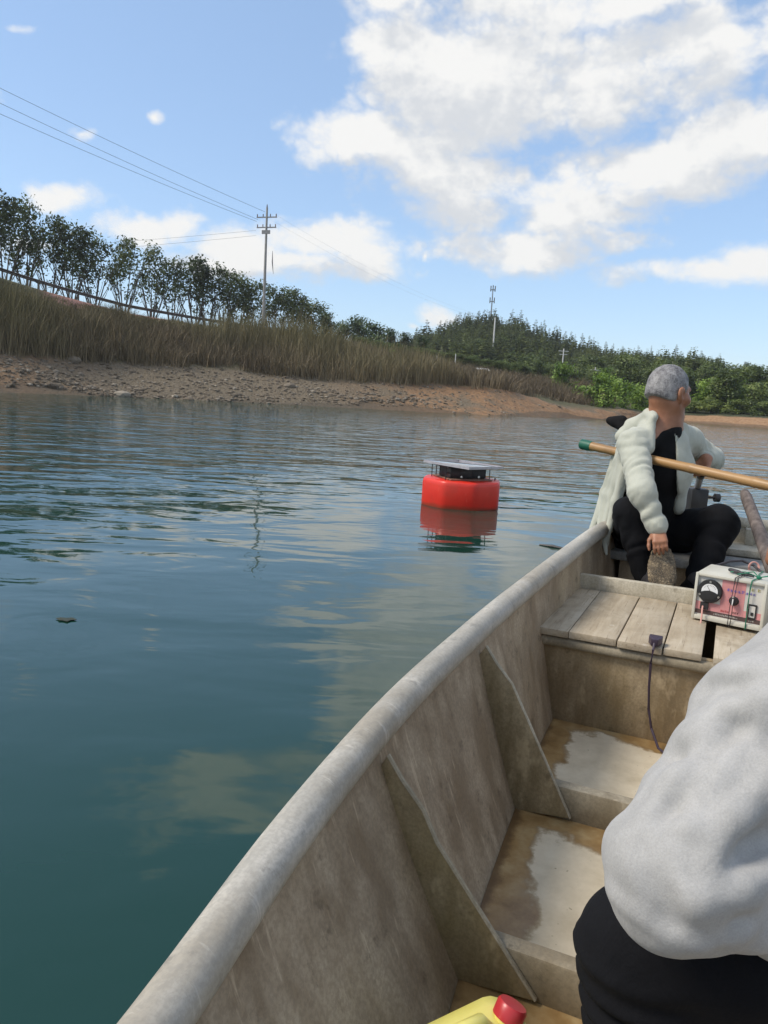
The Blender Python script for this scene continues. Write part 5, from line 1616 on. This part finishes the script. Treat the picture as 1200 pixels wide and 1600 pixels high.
link('hair', hs.mesh('hair', noise=lambda x, y, z: 0.0010 * np.sin(190 * x + 90 * z + 3 * np.sin(60 * y)) * np.sin(170 * y - 70 * z + 2 * np.sin(80 * x)), smooth_iter=1), man, HAIR.m)

# black T-shirt
ts = Sculpt(np.minimum.reduce([pelv, rsh]) - 0.25, np.maximum.reduce([neck, lsh]) + 0.2, 0.0065)
ts.cap(neck - up_v * 0.035, chest, 0.088, 0.137, 0.05, 0.003, 40); ts.cap(chest, pelv + up_v * 0.02, 0.137, 0.142, 0.06, 0.006, 55)
for a in (rsh, lsh): ts.cap(neck + (a - neck) * 0.45 - up_v * 0.03, a - up_v * 0.01, 0.058, 0.06, 0.05)
link('shirt', ts.mesh('shirt'), man, SHIRT)
# trousers
tr = Sculpt(np.minimum.reduce([rhip, ran, lan, pelv]) - 0.2, np.maximum.reduce([lkn, pelv, lhip]) + 0.2, 0.007)
tr.cap(pelv + up_v * 0.08, pelv - up_v * 0.03, 0.148, 0.15, 0.06)
tr.cap(rhip, rkn, 0.098, 0.070, 0.05, 0.010, 70); tr.cap(rkn, ran + (rkn - ran) * 0.1, 0.070, 0.060, 0.03, 0.011, 80, 1.0)
tr.cap(lhip, lkn, 0.100, 0.076, 0.05, 0.010, 70, 2.0); tr.cap(lkn, lan, 0.076, 0.064, 0.03, 0.011, 80, 3.0)
tr.cap(lhip + up_v * 0.0, lkn + up_v * -0.01, 0.095, 0.085, 0.05)
link('trousers', tr.mesh('trousers'), man, TROUSER)

# pale jacket: sleeves, back, two open fronts, collar with hood, long tail over the gunwale
jk = Sculpt(np.minimum.reduce([K(905, 880, 3.7), rwr, chest]) - 0.2, np.maximum.reduce([lel, neck, lsh]) + 0.2, 0.0065)
jk.cap(neck - up_v * 0.05 - right_v * 0.02, chest, 0.098, 0.158, 0.05); jk.cap(chest, K(985, 830, 3.86), 0.158, 0.165, 0.06, 0.007, 40)
jk.cap(neck + (rsh - neck) * 0.4 - up_v * 0.02, rsh, 0.066, 0.068, 0.05, 0.005, 120)
jk.cap(neck + (lsh - neck) * 0.4 - up_v * 0.02, lsh, 0.070, 0.076, 0.05, 0.003, 50)
# open the front: the wedge between the two zip edges, seen from the viewer's right
def wedge(sculpt, pts, depth0, depth1):
    """cut everything inside the photo-space polygon pts between two depths (a prism through space)"""
    A = np.array([K(x, y, depth0) for x, y in pts]); Bq = np.array([K(x, y, depth1) for x, y in pts])
    lo = np.minimum(A.min(0), Bq.min(0)) - 0.02; hi = np.maximum(A.max(0), Bq.max(0)) + 0.02
    sl, g = sculpt.win(lo, hi)
    c = A.mean(0); n0 = len(pts); d = None
    for i in range(n0):
        e = A[(i + 1) % n0] - A[i]; t = Bq[i] - A[i]; nn_ = nrm(np.cross(e, t))
        if nn_ @ (c - A[i]) > 0: nn_ = -nn_
        q = (g[0] - A[i][0]) * nn_[0] + (g[1] - A[i][1]) * nn_[1] + (g[2] - A[i][2]) * nn_[2]
        d = q if d is None else np.maximum(d, q)
    fw_ = nrm(cf); q0_ = (g[0] - A[0][0]) * fw_[0] + (g[1] - A[0][1]) * fw_[1] + (g[2] - A[0][2]) * fw_[2]
    d = np.maximum(d, -q0_); d = np.maximum(d, q0_ - (depth1 - depth0))
    sculpt.cut(sl, d, 0.008)


wedge(jk, [(1017, 640), (1048, 640), (1056, 700), (1058, 785), (1017, 785)], 3.1, 3.80)
wedge(jk, [(1058, 770), (1062, 880), (948, 900), (952, 800), (975, 768)], 3.1, 3.80)
# hollow it where the shirt fills it, so that the cloth is a shell
sl, g = jk.win(jk.lo, jk.lo + jk.n * jk.h)
d1, _ = jk.cap_d(g, neck - up_v * 0.035, chest, 0.084, 0.139); d2, _ = jk.cap_d(g, chest, pelv, 0.139, 0.146)
jk.cut(sl, np.minimum(d1, d2), 0.004)
# sleeves
jk.cap(rsh, rel, 0.069, 0.057, 0.03, 0.007, 160); jk.cap(rel, rwr + (rel - rwr) * 0.10, 0.057, 0.042, 0.03, 0.006, 150, 2.0); jk.cap(rwr + (rel - rwr) * 0.14, rwr + (rel - rwr) * 0.06, 0.047, 0.046, 0.006)
jk.cap(lsh, lel, 0.068, 0.057, 0.03, 0.006, 180, 1.0); jk.cap(lel, lwr + (lel - lwr) * 0.15, 0.057, 0.043, 0.03, 0.006, 150, 1.0)
# left front edge hanging straight down beside the shirt
for q in np.linspace(0, 1, 9):
    jk.ell(K(1062 + 2 * math.sin(q * 5), 690 + 100 * q, 3.60 + 0.06 * q), (0.030, 0.045, 0.045), 0.02)
# right front and the tail falling to the gunwale
tails = [[(970, 700, 3.66), (945, 770, 3.74), (922, 836, 3.72)], [(972, 705, 3.60), (950, 775, 3.69), (930, 848, 3.68)], [(975, 715, 3.56), (958, 775, 3.64), (938, 852, 3.64)],
         [(978, 735, 3.55), (962, 785, 3.58), (944, 856, 3.58)]]
for q, pts_ in enumerate(tails):
    for a, b in zip(pts_[:-1], pts_[1:]): jk.cap(K(*a), K(*b), 0.030 if a[1] < 740 else 0.021, 0.021 if a[1] < 740 else 0.015, 0.026)
jk.cap(K(943, 845, 3.57), K(948, 866, 3.52), 0.014, 0.008, 0.015)
# collar and hood bunched at the nape
jk.cap(K(1000, 664, 3.68), K(1014, 646, 3.60), 0.036, 0.026, 0.02); jk.cap(K(1014, 648, 3.60), K(1022, 652, 3.50), 0.024, 0.018, 0.015); jk.cap(K(1018, 650, 3.53), K(1016, 700, 3.46), 0.020, 0.020, 0.02)
jk.cap(K(982, 672, 3.74), K(1010, 656, 3.68), 0.042, 0.040, 0.03, 0.004, 60); jk.cap(K(972, 682, 3.70), K(985, 670, 3.72), 0.034, 0.04, 0.03)
jk.cap(K(1068, 668, 3.64), K(1064, 700, 3.60), 0.022, 0.024, 0.02)
link('jacket', jk.mesh('jacket', noise=lambda x, y, z: 0.0024 * (np.abs(np.sin(33 * x + 21 * z + 2 * np.sin(21 * y + 14 * z))) - 0.6) * (1 + np.sin(19 * z - 13 * y)), smooth_iter=1), man, JACKET)
hd_ = Sculpt(K(962, 660, 3.74) - 0.12, K(962, 660, 3.74) + 0.12, 0.006)
hd_.cap(K(953, 657, 3.76), K(972, 657, 3.74), 0.020, 0.026, 0.01); hd_.cap(K(960, 662, 3.75), K(975, 668, 3.72), 0.018, 0.024, 0.02)
link('hood_lining', hd_.mesh('hood_lining'), man, SHIRT)

# shoes: right one shows its worn sole
ftc = K(1036, 886, 3.27)
s_up = nrm(up_v * 0.70 + right_v * 0.20 - to_cam * 0.62); s_n = nrm(to_cam - s_up * (to_cam @ s_up)); s_sd = np.cross(s_up, s_n)
SM = np.array([s_up, s_sd, s_n])
sh = Sculpt(ftc - 0.22, ftc + 0.22, 0.005)
sh.ell(ftc + s_up * 0.035 - s_n * 0.035, (0.078, 0.048, 0.040), 0.02, SM); sh.ell(ftc - s_up * 0.055 - s_n * 0.040, (0.062, 0.042, 0.052), 0.04, SM)
sh.cap(ftc - s_up * 0.06 - s_n * 0.05, ran, 0.040, 0.042, 0.03)
link('shoe', sh.mesh('shoe'), man, SHOE)
so_ = Sculpt(ftc - 0.2, ftc + 0.2, 0.004)
so_.ell(ftc + s_up * 0.035 - s_n * 0.006, (0.086, 0.056, 0.017), 0.006, SM); so_.ell(ftc - s_up * 0.065 - s_n * 0.006, (0.060, 0.046, 0.017), 0.03, SM)
so_o = link('shoe_sole', so_.mesh('shoe_sole', noise=lambda x, y, z: 0.0011 * np.sin(300 * (x * 0.9 + z * 0.4) + 2 * np.sin(60 * z)) * np.sin(260 * (z * 0.9 - x * 0.4) + 2 * np.sin(70 * x))), man, SOLE)
ftl = lan + np.array([0.02, -0.03, -0.02])
sl_ = Sculpt(ftl - 0.25, ftl + 0.25, 0.006); fdir = nrm([0.35, -0.9, 0])
sl_.cap(ftl - fdir * 0.05, ftl + fdir * 0.13 - up_v * 0.01, 0.045, 0.036, 0.03); sl_.cap(ftl - fdir * 0.03, lan + up_v * 0.05, 0.045, 0.045, 0.03)
link('shoe', sl_.mesh('shoe'), man, SHOE)

# ------------------------------------------------------------------ the near person, cut off by the right edge
per = empty('person', tuple(BW(0.62, -0.62, 0.30)))
tag(per, 'person in a grey sweatshirt and black trousers bent forward near the camera', 'person')
mo = np.array(per.location)
nsh, nel, nwr = K(1215, 1125, 0.94), K(1062, 1368, 0.88), K(1265, 1425, 0.90)
nhip, nkn = K(1400, 1560, 1.02), K(1000, 1478, 1.02)
nan_ = nkn + np.array([0.06, 0.0, -0.0]); nan_[2] = FLOOR + 0.07 - mo[2]
nneck = K(1330, 985, 1.12); nchest = K(1330, 1180, 1.10); npel = K(1430, 1500, 1.15)
fsh = K(1390, 1020, 1.42); fel = K(1240, 1250, 1.45); fwr = K(1230, 1420, 1.05)
fhip = K(1430, 1520, 1.30); fkn = K(1090, 1420, 1.36); fan = fkn + np.array([0.08, 0.02, 0]); fan[2] = FLOOR + 0.07 - mo[2]
nskull = nneck + nrm(right_v * -0.15 + up_v * 0.95) * 0.155 - right_v * 0.0
nf = nrm(-right_v * 0.8 - to_cam * 0.55 - up_v * 0.25); ns = nrm(np.cross(up_v, nf)); nu = np.cross(nf, ns); NM = np.array([nf, ns, nu])
G_ = lambda f, s_, u_: nskull + nf * f + ns * s_ + nu * u_
lo = np.minimum.reduce([nkn, nan_, fan, npel, nel]) - 0.25; hi = np.maximum.reduce([nskull, fsh, npel, fel]) + 0.25
pb_ = Sculpt(lo, hi, 0.0065)
pb_.ell(G_(-0.01, 0, 0.022), (0.098, 0.077, 0.098), 0.0, NM); pb_.ell(G_(0.03, 0, -0.035), (0.062, 0.060, 0.078), 0.03, NM)
pb_.cap(G_(0.091, 0, 0.012), G_(0.109, 0, -0.028), 0.010, 0.0125, 0.012); pb_.cap(G_(0.082, -0.034, 0.022), G_(0.082, 0.034, 0.022), 0.013, None, 0.018)
pb_.cap(G_(0.088, -0.018, -0.066), G_(0.088, 0.018, -0.066), 0.011, None, 0.010); pb_.ell(G_(0.078, 0, -0.103), (0.022, 0.022, 0.018), 0.02, NM)
for sg in (-1, 1):
    pb_.ell(G_(0.088, 0.031 * sg, 0.004), (0.014, 0.017, 0.011), 0.010, NM, cut=True); pb_.ell(G_(-0.006, 0.081 * sg, -0.012), (0.018, 0.010, 0.032), 0.006, NM)
pb_.cap(nskull - nu * 0.05 - nf * 0.02, nneck, 0.055, 0.062, 0.03); pb_.cap(nneck, nchest, 0.08, 0.12, 0.05); pb_.cap(nchest, npel, 0.12, 0.13, 0.06)
for a, b, c in ((nsh, nel, nwr), (fsh, fel, fwr)):
    pb_.cap(nneck, a, 0.06, 0.06, 0.05); pb_.cap(a, b, 0.05, 0.042, 0.03); pb_.cap(b, c, 0.042, 0.028, 0.02)
for a, b, c in ((nhip, nkn, nan_), (fhip, fkn, fan)):
    pb_.cap(a, b, 0.08, 0.056, 0.05); pb_.cap(b, c, 0.055, 0.036, 0.03)
hand(pb_, nwr, right_v * 0.9 + to_cam * -0.2 - up_v * 0.2, -up_v, 1.0, 0.45, 0.1, thumb=1)
hand(pb_, fwr, right_v * 0.5 - up_v * 0.6 + to_cam * 0.3, to_cam * -1, 1.0, 0.45, 0.1, thumb=1)
link('body', pb_.mesh('body', smooth_iter=1), per, SKIN)
hh = Sculpt(nskull - 0.17, nskull + 0.17, 0.006)
hh.ell(G_(-0.016, 0, 0.030), (0.108, 0.086, 0.102), 0.0, NM); hh.ell(G_(-0.045, 0, -0.02), (0.07, 0.072, 0.055), 0.03, NM)
sl, g = hh.win(nskull - 0.17, nskull + 0.17); X = [g[i] - nskull[i] for i in range(3)]
Fq = X[0] * nf[0] + X[1] * nf[1] + X[2] * nf[2]; Uq = X[0] * nu[0] + X[1] * nu[1] + X[2] * nu[2]
hh.cut(sl, (0.026 + 0.50 * Uq) - Fq, 0.006); hh.cut(sl, Uq + 0.06 + 0.25 * Fq, 0.006)
link('hair', hh.mesh('hair'), per, simple('hair_black', (0.015, 0.014, 0.014), 0.6, var=0.4, scale=90))
# sweatshirt
sw_ = Sculpt(np.minimum.reduce([nel, npel, nsh]) - 0.25, np.maximum.reduce([fsh, npel, nneck]) + 0.25, 0.006)
sw_.cap(nneck - up_v * 0.04, nchest, 0.10, 0.165, 0.05); sw_.cap(nchest, npel, 0.165, 0.185, 0.06, 0.008, 40)
sw_.cap(nneck + (nsh - nneck) * 0.4, nsh + right_v * 0.02, 0.085, 0.088, 0.05)
sw_.cap(nsh, nel, 0.086, 0.077, 0.025, 0.012, 60, 1.2, 0.5)
sw_.ell(nel + right_v * 0.008 + up_v * 0.01, (0.076, 0.072, 0.076), 0.05)
sw_.cap(nel, nwr - (nwr - nel) * 0.12, 0.076, 0.058, 0.02, 0.010, 75, 0.4, 0.4)
sw_.cap(nwr - (nwr - nel) * 0.16, nwr - (nwr - nel) * 0.02, 0.050, 0.044, 0.01)
sw_.cap(nneck, fsh, 0.085, 0.085, 0.05); sw_.cap(fsh, fel, 0.082, 0.07, 0.03, 0.006, 30); sw_.cap(fel, fwr - (fwr - fel) * 0.1, 0.07, 0.05, 0.03, 0.005, 30)
# hood and the bunched cloth at the shoulder
sw_.cap(K(1165, 1100, 1.0), K(1280, 1065, 1.02), 0.055, 0.068, 0.035); sw_.cap(K(1118, 1112, 1.0), K(1180, 1085, 1.0), 0.030, 0.038, 0.03)
sw_.cap(K(1092, 1180, 0.99), K(1150, 1130, 0.97), 0.024, 0.032, 0.03); sw_.cap(K(1050, 1240, 0.95), K(1130, 1190, 0.92), 0.035, 0.045, 0.03)
# creases: where the sleeve meets the body, along the upper arm and inside the elbow
for (a, b, r_, dp) in (((1118, 1122), (1215, 1160), 0.011, 0.010), ((1062, 1182), (1140, 1156), 0.010, 0.006), ((1100, 1072), (1195, 1064), 0.006, 0.004), ((1010, 1250), (1075, 1215), 0.009, 0.002), ((1120, 1470), (1210, 1425), 0.008, 0.006), ((1050, 1260), (1130, 1235), 0.012, -0.004), ((1150, 1330), (1210, 1310), 0.012, -0.004), ((1000, 1330), (1040, 1440), 0.014, -0.008)):
    # lay the crease on the surface: walk along the line of sight until the cloth is met
    pa = []
    for (qx, qy) in (a, ((a[0] + b[0]) / 2, (a[1] + b[1]) / 2 + 6), b):
        hit = None
        for dd in np.arange(0.70, 1.2, 0.004):
            q = K(qx, qy, dd); i_ = np.floor((q - sw_.lo) / sw_.h).astype(int)
            if (i_ >= 0).all() and (i_ < sw_.n).all() and sw_.f[tuple(i_)] < 0: hit = dd; break
        pa.append(K(qx, qy, (hit or 0.9) + dp - 0.006))
    for p_, q_ in zip(pa[:-1], pa[1:]):
        sl, g = sw_.win(np.minimum(p_, q_) - 0.05, np.maximum(p_, q_) + 0.05); d_, _ = sw_.cap_d(g, p_, q_, r_, r_); sw_.cut(sl, d_, 0.024)
def on_cloth(qx, qy, lift=0.0):
    for dd in np.arange(0.70, 1.25, 0.003):
        q = K(qx, qy, dd); i_ = np.floor((q - sw_.lo) / sw_.h).astype(int)
        if (i_ >= 0).all() and (i_ < sw_.n).all() and sw_.f[tuple(i_)] < 0: return K(qx, qy, dd - lift)
    return K(qx, qy, 0.92)


for path, r_ in (([(1195, 1140), (1130, 1215), (1075, 1300)], 0.010), ([(1210, 1200), (1150, 1275), (1110, 1345)], 0.011), ([(1120, 1160), (1060, 1215), (1010, 1275)], 0.009), ([(1205, 1405), (1150, 1440), (1090, 1470)], 0.010), ([(1215, 1350), (1160, 1390), (1100, 1400)], 0.009), ([(1190, 1090), (1140, 1110), (1110, 1130)], 0.008)):
    pts_ = [on_cloth(*q, -0.002) for q in path]
    for p_, q_ in zip(pts_[:-1], pts_[1:]): sw_.cap(p_, q_, r_, r_ * 0.8, 0.022)
link('sweatshirt', sw_.mesh('sweatshirt', noise=lambda x, y, z: 0.0008 * np.sin(70 * x - 40 * z + 3 * np.sin(30 * y))), per, GREYKNIT)
# trousers with bunched folds behind the knee
nt_ = Sculpt(np.minimum.reduce([nkn, nan_, fan, npel]) - 0.2, np.maximum.reduce([fkn, npel, fhip]) + 0.25, 0.007)
nt_.cap(npel + up_v * 0.0, npel - up_v * 0.05, 0.15, 0.155, 0.06)
nt_.cap(nhip, nkn, 0.105, 0.078, 0.05, 0.004, 30); nt_.cap(fhip, fkn, 0.11, 0.085, 0.05, 0.005, 30)
for a, b in ((nkn, nan_), (fkn, fan)):
    nt_.cap(a, b + up_v * 0.02, 0.074, 0.066, 0.02)
    n_f = 8
    for q in range(n_f):
        t = (q + 0.2) / n_f; nt_.ell(a + (b - a) * t, (0.090, 0.088, 0.024), 0.006)
link('trousers', nt_.mesh('trousers'), per, TROUSER)
for a in (nan_, fan):
    fd = nrm(-right_v + [0, 0.35, 0]); fd[2] = 0
    s3 = Sculpt(a - 0.25, a + 0.25, 0.007); s3.cap(a - up_v * 0.02 - fd * 0.05, a + fd * 0.14 - up_v * 0.03, 0.045, 0.036, 0.03); s3.cap(a - fd * 0.03, a + up_v * 0.05, 0.045, 0.045, 0.03)
    link('shoe', s3.mesh('shoe'), per, SHOE)
# the thwart both people in the bow sit on
MB().box((0.36, 2 * UC - 0.40, 0.255), (0.60, 0.40, 0.285)).build('bow_thwart', GREY_SEAT, boat, bevel=0.006)

# ================================================================== HAZE
hz = bpy.data.materials.new('haze'); hz.use_nodes = True
nt = hz.node_tree; nt.nodes.clear()
ho = nt.nodes.new('ShaderNodeOutputMaterial'); hv = nt.nodes.new('ShaderNodeVolumePrincipled')
hv.inputs['Color'].default_value = (0.93, 0.95, 0.98, 1); hv.inputs['Density'].default_value = 0.0003; hv.inputs['Anisotropy'].default_value = 0.3
nt.links.new(hv.outputs[0], ho.inputs['Volume'])
hb = MB().box((-950, -120, -7.2), (950, 950, 60)).build('haze', hz)
tag(hb, 'thin summer haze over the lake and hills', 'haze', kind='stuff')
